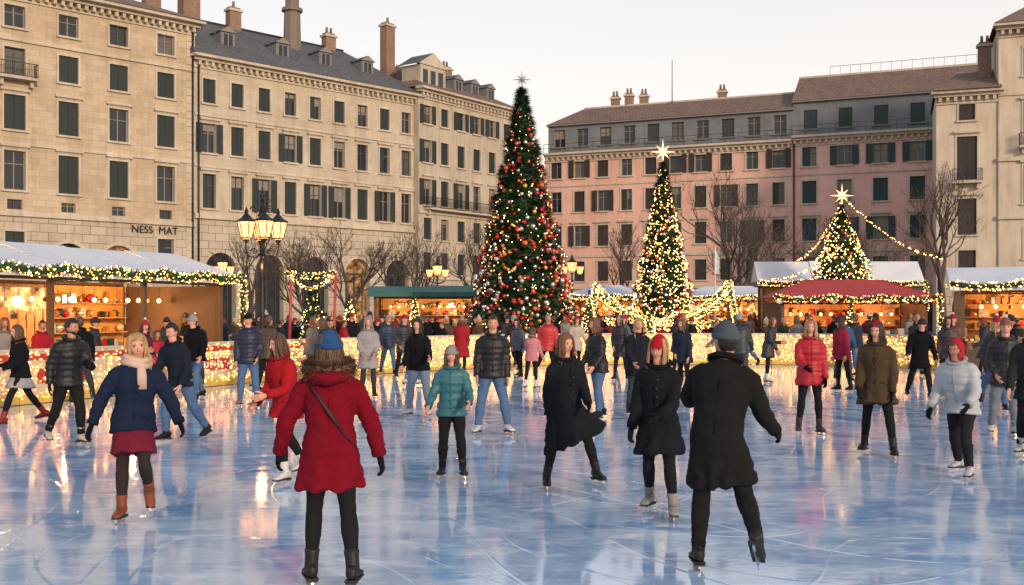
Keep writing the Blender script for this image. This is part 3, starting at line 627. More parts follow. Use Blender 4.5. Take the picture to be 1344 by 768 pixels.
for i in range(1,len(RINK)-2):
    a=V((*RINK[i],0)); b_=V((*RINK[i+1],0)); L=(b_-a).length; d=(b_-a)/L; n=V((-d.y,d.x,0)); nseg=max(1,round(L/2.0))
    if n.dot(V((1,12,0))-a)>0: n=-n
    B=Matrix((d,n,V((0,0,1)))).transposed()
    for k in range(nseg):
        c0=a+d*(L*(k+.5)/nseg); w_=L/nseg-.03
        red=a.x<-6 or a.x>13
        box(mb,c0+n*.05+V((0,0,.53)),w_,.05,1.02,M_board,B)
        box(mb,c0+n*.02+V((0,0,.10)),w_,.02,.17,M_kick,B)
        box(mb,c0+n*.05+V((0,0,1.07)),w_+.03,.09,.05,M_rail,B)
        box(mb,c0+d*w_*.5+n*.1+V((0,0,.53)),.05,.06,1.1,M_iron,B)
        if red: 
            box(mb,c0+n*.022+V((0,0,.93)),w_,.006,.13,M_bred,B)
            if k%2==0:
                box(mb,c0+n*.022+V((0,0,.55)),w_*.62,.006,.30,M_bred,B)
                for j in range(7): box(mb,c0+d*(j-3)*.13+n*.0175+V((0,0,.55)),.07,.003,.12+.05*(j%2),M_bw,B)
    for k in range(int(L*(230 if a.x>-5.5 else 130))):
        p=a+d*R.uniform(0,L)+V((0,0,R.uniform(.12,1.05))); octa(mbl,p,R.uniform(.010,.021),M_bulbg if R.random()<.85 else M_bulb)
brd=mb.build('rink_barrier'); l=mbl.build('net_lights',parent=brd)

# ---------------------------------------------------------------- buildings
class Fac:
    def __init__(s,mb,o,d,seed=1):
        s.mb=mb;s.o=V((*o,0));s.d=V((*d,0)).normalized();s.n=V((s.d.y,-s.d.x,0));s.r=random.Random(seed)
    def P(s,a,z,o=0): return s.o+s.d*a+s.n*o+V((0,0,z))
    def q(s,a0,a1,z0,z1,o,mat): s.mb.add([s.P(a0,z0,o),s.P(a1,z0,o),s.P(a1,z1,o),s.P(a0,z1,o)],[(0,1,2,3)],mat,[[(a0,z0),(a1,z0),(a1,z1),(a0,z1)]])
    def face(s,pl,mat): s.mb.add([s.P(*p) for p in pl],[tuple(range(len(pl)))],mat,[[(p[0]+(p[2] if len(p)>2 else 0),p[1]) for p in pl]])
    def b(s,a0,a1,z0,z1,o0,o1,mat):
        c=[(a0,z0,o1),(a1,z0,o1),(a1,z1,o1),(a0,z1,o1),(a0,z0,o0),(a1,z0,o0),(a1,z1,o0),(a0,z1,o0)]
        fs=[(0,1,2,3),(1,5,6,2),(4,0,3,7),(3,2,6,7),(4,5,1,0),(5,4,7,6)]
        uv=[[(c[i][0]+c[i][2]*.7,c[i][1]+(c[i][2]*.7 if k in(3,4) else 0)) for i in f] for k,f in enumerate(fs)]
        s.mb.add([s.P(*p) for p in c],fs,mat,uv)
    def window(s,a,zc,w,h,st,sh,trim):
        x0,x1,z0,z1=a-w/2,a+w/2,zc-h/2,zc+h/2; D=-.28
        for pl in (((x0,z0,D),(x0,z0,0),(x0,z1,0),(x0,z1,D)),((x1,z0,0),(x1,z0,D),(x1,z1,D),(x1,z1,0)),((x0,z1,0),(x1,z1,0),(x1,z1,D),(x0,z1,D)),((x0,z0,D),(x1,z0,D),(x1,z0,0),(x0,z0,0))): s.face(pl,trim)
        k=s.r.random(); g=M_gl2 if k<.12 else M_gl
        s.q(x0,x1,z0,z1,D,g); fr=M_frame if s.r.random()<.7 else M_frameD
        if s.r.random()<.25 and h>1.6:
            s.b(x0+.07,x1-.07,z1-h*s.r.uniform(.2,.5),z1-.08,D+.001,D+.02,M_curt)
        s.b(x0,x0+.07,z0,z1,D+.002,D+.06,fr); s.b(x1-.07,x1,z0,z1,D+.002,D+.06,fr); s.b(a-.04,a+.04,z0,z1,D+.002,D+.07,fr)
        s.b(x0+.07,x1-.07,z1-.08,z1,D+.002,D+.055,fr); s.b(x0+.07,x1-.07,z0,z0+.08,D+.002,D+.055,fr); s.b(x0+.07,x1-.07,z0+h*.66,z0+h*.66+.06,D+.002,D+.05,fr)
        t=.14
        if 's' in st:
            s.b(x0-t,x0,z0,z1,-.01,.06,trim); s.b(x1,x1+t,z0,z1,-.01,.06,trim); s.b(x0-t,x1+t,z1+.001,z1+t+.04,-.01,.065,trim)
        s.b(x0-t-.05,x1+t+.05,z0-.14,z0-.001,-.01,.17,trim)
        if 'c' in st: s.b(x0-t-.12,x1+t+.12,z1+t+.12,z1+t+.30,-.01,.26,trim); s.b(x0-t,x1+t,z1+t+.042,z1+t+.118,-.01,.12,trim)
        if sh:
            k=s.r.random(); sw=w/2-.02
            if k<st_open(st):
                s.b(x0-sw-.02,x0-.02,z0,z1,.075,.125,sh); s.b(x1+.02,x1+sw+.02,z0,z1,.075,.125,sh)
            elif k<.75: s.b(x0+.02,a-.01,z0+.02,z1-.02,-.14,-.09,sh); s.b(a+.01,x1-.02,z0+.02,z1-.02,-.14,-.09,sh)
            elif k<.85: s.b(x0+.02,a-.01,z0+.02,z1-.02,-.14,-.09,sh)
        if 'b' in st: s.balcony(x0-.35,x1+.35,z0-.15)
    def balcony(s,x0,x1,z):
        s.b(x0,x1,z-.16,z-.002,-.01,.85,M_trim); s.b(x0+.2,x0+.4,z-.6,z-.162,-.01,.5,M_trim); s.b(x1-.4,x1-.2,z-.6,z-.162,-.01,.5,M_trim)
        s.b(x0,x1,z+.95,z+1.0,.76,.81,M_iron); s.b(x0,x1,z+.08,z+.12,.76,.81,M_iron)
        n=int((x1-x0)/.14)
        for i in range(n+1):
            x=x0+.02+(x1-x0-.04)*i/n; s.b(x-.012,x+.012,z+.12,z+.95,.775,.795,M_iron)
        for x in(x0+.02,x1-.02): s.b(x-.02,x+.02,z+.95,z+.999,.0,.75,M_iron)
        for x in(x0+.02,x1-.02):
            for k in range(5): s.b(x-.01,x+.01,z,z+.95,.1+k*.13,.12+k*.13,M_iron)
    def arch(s,a,w,zs,zt,L0,L1,mat,fill):
        x0,x1=a-w/2,a+w/2; r=w/2; D=-.6; n=12
        s.q(L0,x0,0,zt,0,mat); s.q(x1,L1,0,zt,0,mat)
        pr=None
        for i in range(n+1):
            th=pi-pi*i/n; px,pz=a+r*cos(th),zs+r*sin(th)
            if pr:
                s.face(((pr[0],pr[1]),(px,pz),(px,zt),(pr[0],zt)),mat)
                s.face(((pr[0],pr[1],D),(px,pz,D),(px,pz,0),(pr[0],pr[1],0)),M_trim)
                k=1.14 if i%2 else 1.2
                q0=(a+(pr[0]-a)*k,zs+(pr[1]-zs)*k); q1=(a+(px-a)*k,zs+(pz-zs)*k)
                s.face(((pr[0],pr[1],.07),(px,pz,.07),(*q1,.07),(*q0,.07)),M_trim); s.face(((*q0,.07),(*q1,.07),(*q1,0),(*q0,0)),M_trim)
                s.face(((pr[0],pr[1],0),(px,pz,0),(px,pz,.07),(pr[0],pr[1],.07)),M_trim)
            pr=(px,pz)
        s.face(((x0,0,D),(x0,0,0),(x0,zs,0),(x0,zs,D)),M_trim); s.face(((x1,0,0),(x1,0,D),(x1,zs,D),(x1,zs,0)),M_trim)
        s.face([(x0,0,D),(x1,0,D)]+[(a+r*cos(pi*i/n),zs+r*sin(pi*i/n),D) for i in range(n+1)],fill)
        s.b(x0,x1,zs-.08,zs+.08,D+.002,D+.14,M_frameD); s.b(a-.06,a+.06,0,zs-.082,D+.002,D+.12,M_frameD)
        for dx in(-.33,.33): s.b(a+dx*w-.04,a+dx*w+.04,0,zs-.082,D+.002,D+.10,M_frameD)
        s.b(x0,x1,.0,.9,D+.003,D+.08,M_shB)
        for th in(45,90,135):
            c,n_=cos(rad(th)),sin(rad(th)); s.face(((a-.03*n_,zs+.08,D+.05),(a+.03*n_,zs+.08,D+.05),(a+r*c*.98+.03*n_,zs+r*n_*.98,D+.05),(a+r*c*.98-.03*n_,zs+r*n_*.98,D+.05)),M_frameD)
M_curt=simple('linen_blind',(.22,.20,.17),.8)
def st_open(st): return .62 if 'O' in st else (.25 if 'o' in st else .0)
def rows(F,L,bays,bands,wall,trim):
    for (z0,z1,zc,w,h,st,sh) in bands:
        prev=0
        for a in bays:
            F.q(prev,a-w/2,z0,z1,0,wall); F.q(a-w/2,a+w/2,z0,zc-h/2,0,wall); F.q(a-w/2,a+w/2,zc+h/2,z1,0,wall)
            F.window(a,zc,w,h,st,sh,trim); prev=a+w/2
        F.q(prev,L,z0,z1,0,wall)
def shell(F,L,H,dep,wall):
    F.face(((0,0,-dep),(0,0,0),(0,H,0),(0,H,-dep)),wall); F.face(((L,0,0),(L,0,-dep),(L,H,-dep),(L,H,0)),wall); F.face(((L,0,-dep),(0,0,-dep),(0,H,-dep),(L,H,-dep)),wall)
def cornice(F,L,H,trim,ov=.8,dent=.55,e=0.4):
    F.b(-.1,L+.1,H-1.0,H-.82,-.01,.12,trim); F.b(-e*.5,L+e*.5,H-.45,H-.22,-.01,ov*.55,trim); F.b(-e,L+e,H-.218,H,-.01,ov,trim)
    n=int(L/dent)
    for i in range(n): a=(i+.5)*L/n; F.b(a-.11,a+.11,H-.8,H-.452,-.01,ov*.45,trim)
def band(F,L,z,trim,h=.3,o=.14): F.b(-.05,L+.05,z,z+h,-.01,o,trim)
def gable(F,L,H,dep,hr,mat,hip0=0,hip1=0,ov=.85,e=.4):
    a0,a1=-e,L+e; m_=-dep/2; z=H+.005
    F.face(((a0,z,ov),(a1,z,ov),(a1-hip1,z+hr,m_),(a0+hip0,z+hr,m_)),mat)
    F.mb.uv[-1]=[(a0,0),(a1,0),(a1-hip1,hr*1.8),(a0+hip0,hr*1.8)]
    F.face(((a1,z,-dep-ov),(a0,z,-dep-ov),(a0+hip0,z+hr,m_),(a1-hip1,z+hr,m_)),mat)
    F.face(((a0,z,-dep-ov),(a0,z,ov),(a0+hip0,z+hr,m_)),mat); F.face(((a1,z,ov),(a1,z,-dep-ov),(a1-hip1,z+hr,m_)),mat)
    F.b(a0+hip0,a1-hip1,z+hr-.08,z+hr+.12,m_-.12,m_+.12,M_trim if mat is M_tile else M_iron)
def chimney(F,a,o,z0,z1,w,pots=2,mat=None):
    mat=mat or M_brick
    F.b(a-w/2,a+w/2,z0,z1-.5,o-w*.35,o+w*.35,mat); F.b(a-w/2-.12,a+w/2+.12,z1-.498,z1-.3,o-w*.35-.12,o+w*.35+.12,M_trim); F.b(a-w/2+.05,a+w/2-.05,z1-.298,z1-.12,o-w*.3,o+w*.3,mat)
    for i in range(pots):
        c=F.P(a+(i-(pots-1)/2)*w*.42,z1-.12,o); tube(F.mb,[c,c+V((0,0,.55))],[.14,.11],M_brick,8)
def dormer(F,a,H,o,w=1.3,h=1.6):
    F.b(a-w/2,a+w/2,H,H+h,o-2.2,o,M_slateW); F.q(a-w*.32,a+w*.32,H+.25,H+h-.15,o+.006,M_gl); F.b(a-.04,a+.04,H+.25,H+h-.15,o+.008,o+.05,M_frame)
    F.b(a-w*.42,a-w*.32,H+.2,H+h-.1,o+.002,o+.06,M_frame); F.b(a+w*.32,a+w*.42,H+.2,H+h-.1,o+.002,o+.06,M_frame)
    t=H+h; F.face(((a-w*.6,t,o+.15),(a,t+.5,o+.15),(a,t+.5,o-2.2),(a-w*.6,t,o-2.2)),M_slate); F.face(((a,t+.5,o+.15),(a+w*.6,t,o+.15),(a+w*.6,t,o-2.2),(a,t+.5,o-2.2)),M_slate); F.face(((a-w*.6,t,o+.15),(a+w*.6,t,o+.15),(a,t+.5,o+.15)),M_frame)

r2=sqrt(.5)
mb=MB(); LA=28; F=Fac(mb,(-24.7-LA*r2,83-LA*r2),(r2,r2),3); shell(F,LA,24.3,14,M_stoneA)
bays=[LA-2.4-3.7*k for k in range(7)][::-1]
rows(F,LA,bays,[(8.6,9.9,9.25,1.0,.7,'',None),(9.9,13.5,11.6,1.45,2.7,'sco',M_shG),(13.5,17.4,15.6,1.45,2.4,'sc',M_shG),(17.4,20.6,19.1,1.4,1.9,'s',M_shG),(20.6,24.0,22.2,1.4,1.5,'s',None)],M_stoneA,M_trim)
M_warm=litroom('lit_shop_window',.55)
for i,a in enumerate(bays):
    l0=0 if i==0 else (bays[i-1]+a)/2; l1=LA if i==6 else (a+bays[i+1])/2
    if i in(1,2,4,5): F.arch(a,2.9,5.3,8.6,l0,l1,M_rust,M_warm if i==5 else M_gl)
    else:
        F.q(l0,l1,0,4.6,0,M_rust)
        F.q(l0,a-.65,4.6,8.6,0,M_rust); F.q(a+.65,l1,4.6,8.6,0,M_rust); F.q(a-.65,a+.65,4.6,5.4,0,M_rust); F.q(a-.65,a+.65,7.4,8.6,0,M_rust); F.window(a,6.4,1.3,2.0,'s',M_shG,M_trim)
band(F,LA,8.45,M_trim,.35,.22); band(F,LA,13.35,M_trim,.22,.12); band(F,LA,20.5,M_trim,.25,.15)
F.balcony(bays[3]-1.3,bays[3]+1.3,17.95)
for k in range(40): F.b(LA-.7,LA,.02+k*.6,.56+k*.6,-.01,.06 if k%2 else .05,M_trim)
cornice(F,LA,24.3,M_trim,1.1); gable(F,LA,24.3,14,3.2,M_tile,6,6,1.2)
tube(mb,[F.P(LA-.25,0,.2),F.P(LA-.25,24,.2)],[.07,.07],M_iron,8)
A=mb.build('palazzo_building')
fc=bpy.data.curves.new('sign_text','FONT'); fc.body='NESS  MAT'; fc.size=.78; fc.extrude=.03; fc.align_x='CENTER'
fo=bpy.data.objects.new('wall_lettering',fc); col.objects.link(fo); fo.parent=A; fc.materials.append(M_dark)
p=F.P(LA-3.3,7.78,.09); fo.location=p; fo.rotation_euler=(rad(90),0,rad(45))

mb=MB(); LB=22.4; F=Fac(mb,(-24.7,83),(r2,r2),5); shell(F,LB,21.9,13,M_stoneB); nb=9; bays=[LB*(k+.5)/nb for k in range(nb)]
rows(F,LB,bays,[(9.3,13.3,11.35,1.15,2.7,'sco',M_shG),(13.3,17.3,15.5,1.15,2.3,'sco',M_shG),(17.3,21.2,19.2,1.1,1.9,'s',M_shG),(21.2,21.9,21.5,.3,.2,'',None)],M_stoneB,M_trim)
ab=[LB*(k+.5)/5 for k in range(5)]
for i,a in enumerate(ab): F.arch(a,2.7,5.2,9.3,LB*i/5,LB*(i+1)/5,M_rust,M_gl if i!=3 else M_warm)
band(F,LB,9.15,M_trim,.4,.25); band(F,LB,13.2,M_trim,.2,.1); band(F,LB,17.2,M_trim,.2,.12)
cornice(F,LB,21.9,M_trim,.9); gable(F,LB,21.9,13,4.6,M_slate,0,4,.95)
for a in(4.0,9.2,13.6,18.2): dormer(F,a,23.1,-1.9)
for a,o,z1,w_,pt in((2.2,-5,28.6,1.5,2),(7.2,-6.5,28.4,1.1,1),(17.2,-6.5,28,1.1,2),(.4,-8,29.6,1.3,2)): chimney(F,a,o,23.5,z1,w_,pt)
c=F.P(12.2,24,-5)
tube(mb,[c,c+V((0,0,4.6)),c+V((0,0,4.62)),c+V((0,0,4.9)),c+V((0,0,4.92)),c+V((0,0,6.2)),c+V((0,0,6.22)),c+V((0,0,6.5)),c+V((0,0,7.0))],[.85,.72,.95,.95,.62,.62,.85,.85,.3],M_brick,8,smooth=False)
tube(mb,[F.P(.25,0,.2),F.P(.25,21.5,.2)],[.07,.07],M_iron,8)
mb.build('palazzo_building')

dC=V((8.6,11.7)).normalized()
mb=MB(); LC=14.8; F=Fac(mb,(-8.6,98.2),dC,8); shell(F,LC,22.6,12,M_stoneC); bays=[LC*(k+.5)/6 for k in range(6)]
rows(F,LC,bays,[(5,8.0,6.4,1.1,2.0,'s',M_shG),(8.0,11.2,9.6,1.15,2.0,'so',M_shG),(11.2,15,13.0,1.15,2.4,'scO',M_shG),(15,18.6,16.8,1.15,2.1,'so',M_shG),(18.6,22,20.2,1.1,1.7,'so',M_shG),(22,22.6,22.3,.2,.1,'',None)],M_stoneC,M_trim)
for i in range(4): F.arch(LC*(i+.5)/4,2.2,2.8,5,LC*i/4,LC*(i+1)/4,M_rust,M_gl)
band(F,LC,11.0,M_trim,.25,.15); F.balcony(.8,LC-.8,11.5); band(F,LC,4.9,M_trim,.3,.2); cornice(F,LC,22.6,M_trim,.9); gable(F,LC,22.6,12,3.4,M_tile,4,4,.95)
F.b(.6,4.2,22.61,24.9,-2.6,-.3,M_stoneC); F.face(((.3,24.91,-.2),(4.5,24.91,-.2),(2.4,26.2,-.2)),M_trim); F.face(((.3,24.91,-.2),(2.4,26.2,-.2),(2.4,26.2,-3),(.3,24.91,-3)),M_slate); F.face(((4.5,24.91,-3),(2.4,26.2,-3),(2.4,26.2,-.2),(4.5,24.91,-.2)),M_slate)
for a in(1.3,2.4,3.5): F.q(a-.35,a+.35,23.2,24.5,-.29,M_gl)
for a in(7,9.6,12.2): dormer(F,a,23.0,-1.0)
chimney(F,1.2,-5,24,29.6,1.2,1); chimney(F,11,-6,24,27.4,1.2,2)
mb.build('corner_building')

dD=V((40.4,-16.5)).normalized()
def pinkb(o,L,nb,wall,seed,name,sh,H=19.0,tall=False):
    mb=MB(); F=Fac(mb,o,dD,seed); shell(F,L,H,12,wall); bays=[L*(k+.5)/nb for k in range(nb)]; w_=1.2 if not tall else 1.35
    rows(F,L,bays,[(4.4,8.0,6.2,w_,2.1,'s',sh),(8.0,11.8,10.0,w_,2.2,'sco',sh),(11.8,15.5,13.7,w_,2.2,'so' if tall else 'so',sh),(15.5,19,17.2,w_,1.9,'so',sh)],wall,M_trim)
    na=max(3,int(L/4.5))
    for i in range(na): F.arch(L*(i+.5)/na,2.2,2.3,4.4,L*i/na,L*(i+1)/na,M_rust,M_warm if i%3==1 else M_gl)
    band(F,L,7.7,M_trim,.3,.15); band(F,L,4.3,M_trim,.3,.2); band(F,L,15.35,M_trim,.18,.1); cornice(F,L,H,M_trim,.7,.6,.0)
    G=Fac(mb,(F.P(0,0,-1.0).x,F.P(0,0,-1.0).y),dD,seed+1); top=H+(3.1 if not tall else 3.5)
    ng=nb; gb=[L*(k+.5)/ng for k in range(ng)]
    rows(G,L,gb,[(H,top,H+1.75,1.3,1.9,'',M_shT if tall else None)],M_slateW,M_frame)
    G.face(((0,H,-11),(0,H,0),(0,top,0),(0,top,-11)),M_slateW); G.face(((L,H,0),(L,H,-11),(L,top,-11),(L,top,0)),M_slateW); G.q(0,L,H,top,-10.5,M_slateW)
    for i in range(int(L/1.4)+1): x=i*1.4; F.b(min(x,L-.03),min(x,L-.03)+.03,H+.001,H+.95,.45,.48,M_iron)
    F.b(0,L,H+.95,H+.99,.44,.49,M_iron); F.b(0,L,H+.5,H+.53,.45,.48,M_iron)
    G.b(-.1,L+.1,top,top+.16,-10.6,.35,M_frame)
    gable(G,L,top+.16,10.6,2.6 if not tall else 3.4,M_tile,2.5 if not tall else 0,0,.4,.1)
    return mb,F,G,top
L1=26.2
mb,F,G,top=pinkb((3.6,116),L1,10,M_pink,21,'pink_building',M_shB)
for a,z in((6,26.2),(7.6,26.4),(9.3,26.2),(18,26.0)): chimney(G,a,-5.5,24,z,.9,2)
tube(mb,[G.P(12.6,24,-5),G.P(12.6,29.5,-5)],[.06,.03],M_iron,6); mb.build('pink_building')
oD=V((3.6,116,0))+V((*dD,0))*L1
mb,F,G,top=pinkb((oD.x,oD.y),20,6,M_pink2,25,'pink_building',M_shT,19.3,True)
tube(mb,[F.P(.2,0,.15),F.P(.2,19,.15)],[.08,.08],M_iron,8)
for i in range(15): G.b(3+i*1.0,3.03+i*1.0,top+3.4,top+4.6,-5.5,-5.47,M_iron)
G.b(3,17,top+4.56,top+4.6,-5.5,-5.47,M_iron)
mb.build('rose_building')

mb=MB(); F=Fac(mb,(34.4,86.5),(1,-.36),31); L=4.6; shell(F,L,19.6,9,M_cream)
rows(F,L,[2.3],[(4.6,7.4,6,1.3,1.6,'s',M_shB),(7.4,11.6,9.5,1.4,2.9,'sc',M_shB),(11.6,16.4,14.2,1.5,3.5,'scb',M_shB),(16.4,19.3,17.9,1.2,1.3,'s',M_shB),(19.3,19.6,19.45,.1,.05,'',None)],M_cream,M_trim)
F.arch(2.3,2.2,2.4,4.6,0,L,M_rust,M_gl)
cornice(F,L,19.6,M_trim,.8); gable(F,L,19.6,9,2.4,M_tile,2,0,1.0,.2); chimney(F,3.8,-3,20,24.2,1.0,2); mb.build('cream_house')
p0=F.P(L,0,.15)
mb=MB(); F=Fac(mb,(p0.x,p0.y),(1,-.36),35); L=16; shell(F,L,24.6,9,M_cream)
rows(F,L,[2.6,6.6,10.6,14.2],[(5.2,9.4,7.2,1.5,2.3,'s',M_shG),(9.4,14,11.9,1.6,3.0,'sc',M_shG),(14,19,16.7,1.6,3.3,'scb',M_shB),(19,23.4,21.6,1.6,2.2,'so',M_shG),(23.4,24.4,23.9,.2,.1,'',None)],M_cream,M_trim)
for i in range(4): F.arch(2+4*i,2.4,2.9,5.2,4*i,4*i+4,M_rust,M_gl)
band(F,L,13.8,M_trim,.3,.2); band(F,L,19.0,M_trim,.2,.12); band(F,L,9.2,M_trim,.3,.2)
cornice(F,L,24.6,M_trim,1.0); gable(F,L,24.6,9,2.6,M_tile,3,3,1.1); mb.build('palazzo_building')
print('buildings',time.time()-T0)

# ---------------------------------------------------------------- christmas trees, garlands
def star(mb,c,r,mat,n=8,inner=.38):
    c=V(c); vs=[c+V((0,-r*.16,0)),c+V((0,r*.16,0))]
    for i in range(2*n):
        a=pi*i/n; q=(r if i%4==0 else r*.72) if i%2==0 else r*inner*.6
        vs.append(c+V((sin(a)*q,0,cos(a)*q)))
    fs=[]
    for i in range(2*n): j=(i+1)%(2*n); fs+= [(0,2+j,2+i),(1,2+i,2+j)]
    mb.add(vs,fs,mat)
def xtree(x,y,H,Rr,nt_,no,nl,orr=.09,lr=.025,starR=.5,zb=.35,bulbmix=.7,stars=True,power=.92,name='christmas_tree',fsc=1.0,smat=None):
    mb=MB(); base=V((x,y,-.03))
    prof=lambda k:Rr*((1-k)**power)*(1+.07*sin(k*H*5.2))+.02
    tube(mb,[base,base+V((0,0,H*.9))],[Rr*.09,.02],M_bark,8)
    box(mb,base+V((0,0,.2)),Rr*.7,Rr*.7,.4,M_wood)
    n=24; nz=26; vs=[]
    for i in range(nz+1):
        k=i/nz; z=zb+(H-zb)*k
        for j in range(n):
            a=2*pi*j/n; r=prof(k)*(.74+.12*noise.noise(V((cos(a)*3,sin(a)*3,z*1.5)))); vs.append(base+V((cos(a)*r,sin(a)*r,z)))
    fs=[(i*n+j,i*n+(j+1)%n,(i+1)*n+(j+1)%n,(i+1)*n+j) for i in range(nz) for j in range(n)]; fs.append(tuple(range(n-1,-1,-1)))
    mb.add(vs,fs,M_fol[0],smooth=True)
    for i in range(nt_):
        k=1-sqrt(R.random()) if R.random()<.8 else R.random(); a=R.uniform(0,2*pi); z=zb+(H-zb)*k
        cl=noise.noise(V((cos(a)*2.2,sin(a)*2.2,z*1.3+x)))
        r=prof(k)*(R.uniform(.72,1.0)+.14*cl); c=base+V((cos(a)*r,sin(a)*r,z)); o=V((cos(a),sin(a),0))
        d=(o*1.0+V((0,0,R.uniform(-.55,.15)))).normalized(); s_=V((-sin(a),cos(a),0)); up=d.cross(s_)
        ln=(.17+.17*R.random())*fsc*(1 if H>8 else .8); mt=M_fol[0 if cl<-.15 else (1 if cl<.2 or R.random()<.5 else 2)]
        vs=[];f_=[]
        for j in range(5):
            th=(j-2)*.42+R.uniform(-.12,.12); dd=(d*cos(th)+s_*sin(th)+up*R.uniform(-.3,.3)).normalized(); wv=dd.cross(up).normalized()*ln*.13
            b0=len(vs); vs+=[c-wv,c+wv,c+dd*ln]; f_.append((b0,b0+1,b0+2))
        mb.add(vs,f_,mt)
    for i in range(no):
        k=(1-sqrt(R.random()))*.97; a=R.uniform(0,2*pi); z=zb+(H-zb)*k; r=prof(k)*R.uniform(.93,1.07); q=orr*R.uniform(.6,1.2)
        ball(mb,base+V((cos(a)*r,sin(a)*r,z)),q,R.choice(M_or+[M_or[0],M_or[2]]),8,6)
    ob=mb.build(name); ml=MB()
    for i in range(nl):
        k=(1-sqrt(R.random()))*.985; a=R.uniform(0,2*pi); z=zb+(H-zb)*k; r=prof(k)*R.uniform(.92,1.08)
        octa(ml,base+V((cos(a)*r,sin(a)*r,z)),lr*R.uniform(.7,1.2),M_bulb if R.random()<bulbmix else M_bulbw)
    if stars: 
        star(ml,base+V((0,0,H+starR*.75)),starR,smat or M_star); tube(ml,[base+V((0,0,H-.2)),base+V((0,0,H+starR*.6))],[.03,.02],M_iron,5)
    ml.build('lights',parent=ob); return ob
xtree(.42,45,11.35,2.4,11500,1050,620,.090,.024,.42,.5,.7,smat=M_starS)
xtree(7.07,50,8.9,1.72,6500,420,1900,.08,.031,.62,.4,.8)
xtree(14.6,47.2,6.6,2.45,6500,260,2100,.07,.029,.55,.4,.8,power=.98)
xtree(-6.7,36,3.1,.62,1500,40,160,.045,.020,.2,.3,.8,False,fsc=.7)
xtree(-5.7,37.5,2.5,.42,900,0,420,.04,.020,.2,.1,.9,False,fsc=.5)
xtree(-3.5,38.5,2.6,.4,900,0,420,.04,.020,.2,.1,.9,False,fsc=.5)
xtree(2.9,40.0,2.7,.45,900,0,380,.04,.020,.2,.1,.9,False,fsc=.5)
xtree(-9.4,32.8,2.5,.5,900,10,240,.04,.020,.2,.1,.9,False,fsc=.5)
xtree(12.5,39.3,2.3,.4,800,0,300,.04,.020,.2,.1,.9,False,fsc=.5)
xtree(5.2,40.5,2.0,.5,800,0,420,.04,.022,.2,.1,.9,False,fsc=.5)
def cat(a,b,sag,n=16):
    a=V(a);b=V(b); return [a.lerp(b,i/n)-V((0,0,sag*4*(i/n)*(1-i/n))) for i in range(n+1)]
def garland(pts,r=.11,dens=90,lights=34,lr=.02,name='light_garland',green=True,parent=None):
    mb=MB(); 
    for i in range(len(pts)-1):
        a,b=pts[i],pts[i+1]; L=(b-a).length; t=(b-a).normalized()
        if green:
            for k in range(int(L*dens)+1):
                c=a.lerp(b,R.random()); d=V((R.gauss(0,1),R.gauss(0,1),R.gauss(0,1))); d-=t*d.dot(t)*.7; d.normalize(); w_=t.cross(d); w_=w_.normalized()*r*.22 if w_.length>.01 else V((.02,0,0))
                mb.add([c-w_,c+w_,c+d*r*R.uniform(.7,1.2)],[(0,1,2)],R.choice(M_fol[:3]))
        for k in range(int(L*lights+R.random())):
            c=a.lerp(b,R.random()); d=V((R.gauss(0,1),R.gauss(0,1),R.gauss(0,1))).normalized(); octa(mb,c+d*(r*.85),lr*R.uniform(.7,1.25),M_bulbg if R.random()<.55 else (M_bulb if R.random()<.7 else M_bulbw))
    if green: tube(mb,pts,[r*.45]*len(pts),M_fol[0],6)
    else: tube(mb,pts,[.012]*len(pts),M_iron,4)
    return mb.build(name,parent=parent)
def plight(loc,e,parent,c=(1,.52,.20),r=.12,name='lamp_light'):
    l=bpy.data.lights.new(name,'POINT'); l.energy=e; l.color=c; l.shadow_soft_size=r
    o=bpy.data.objects.new(name,l); col.objects.link(o); o.location=loc; o.parent=parent

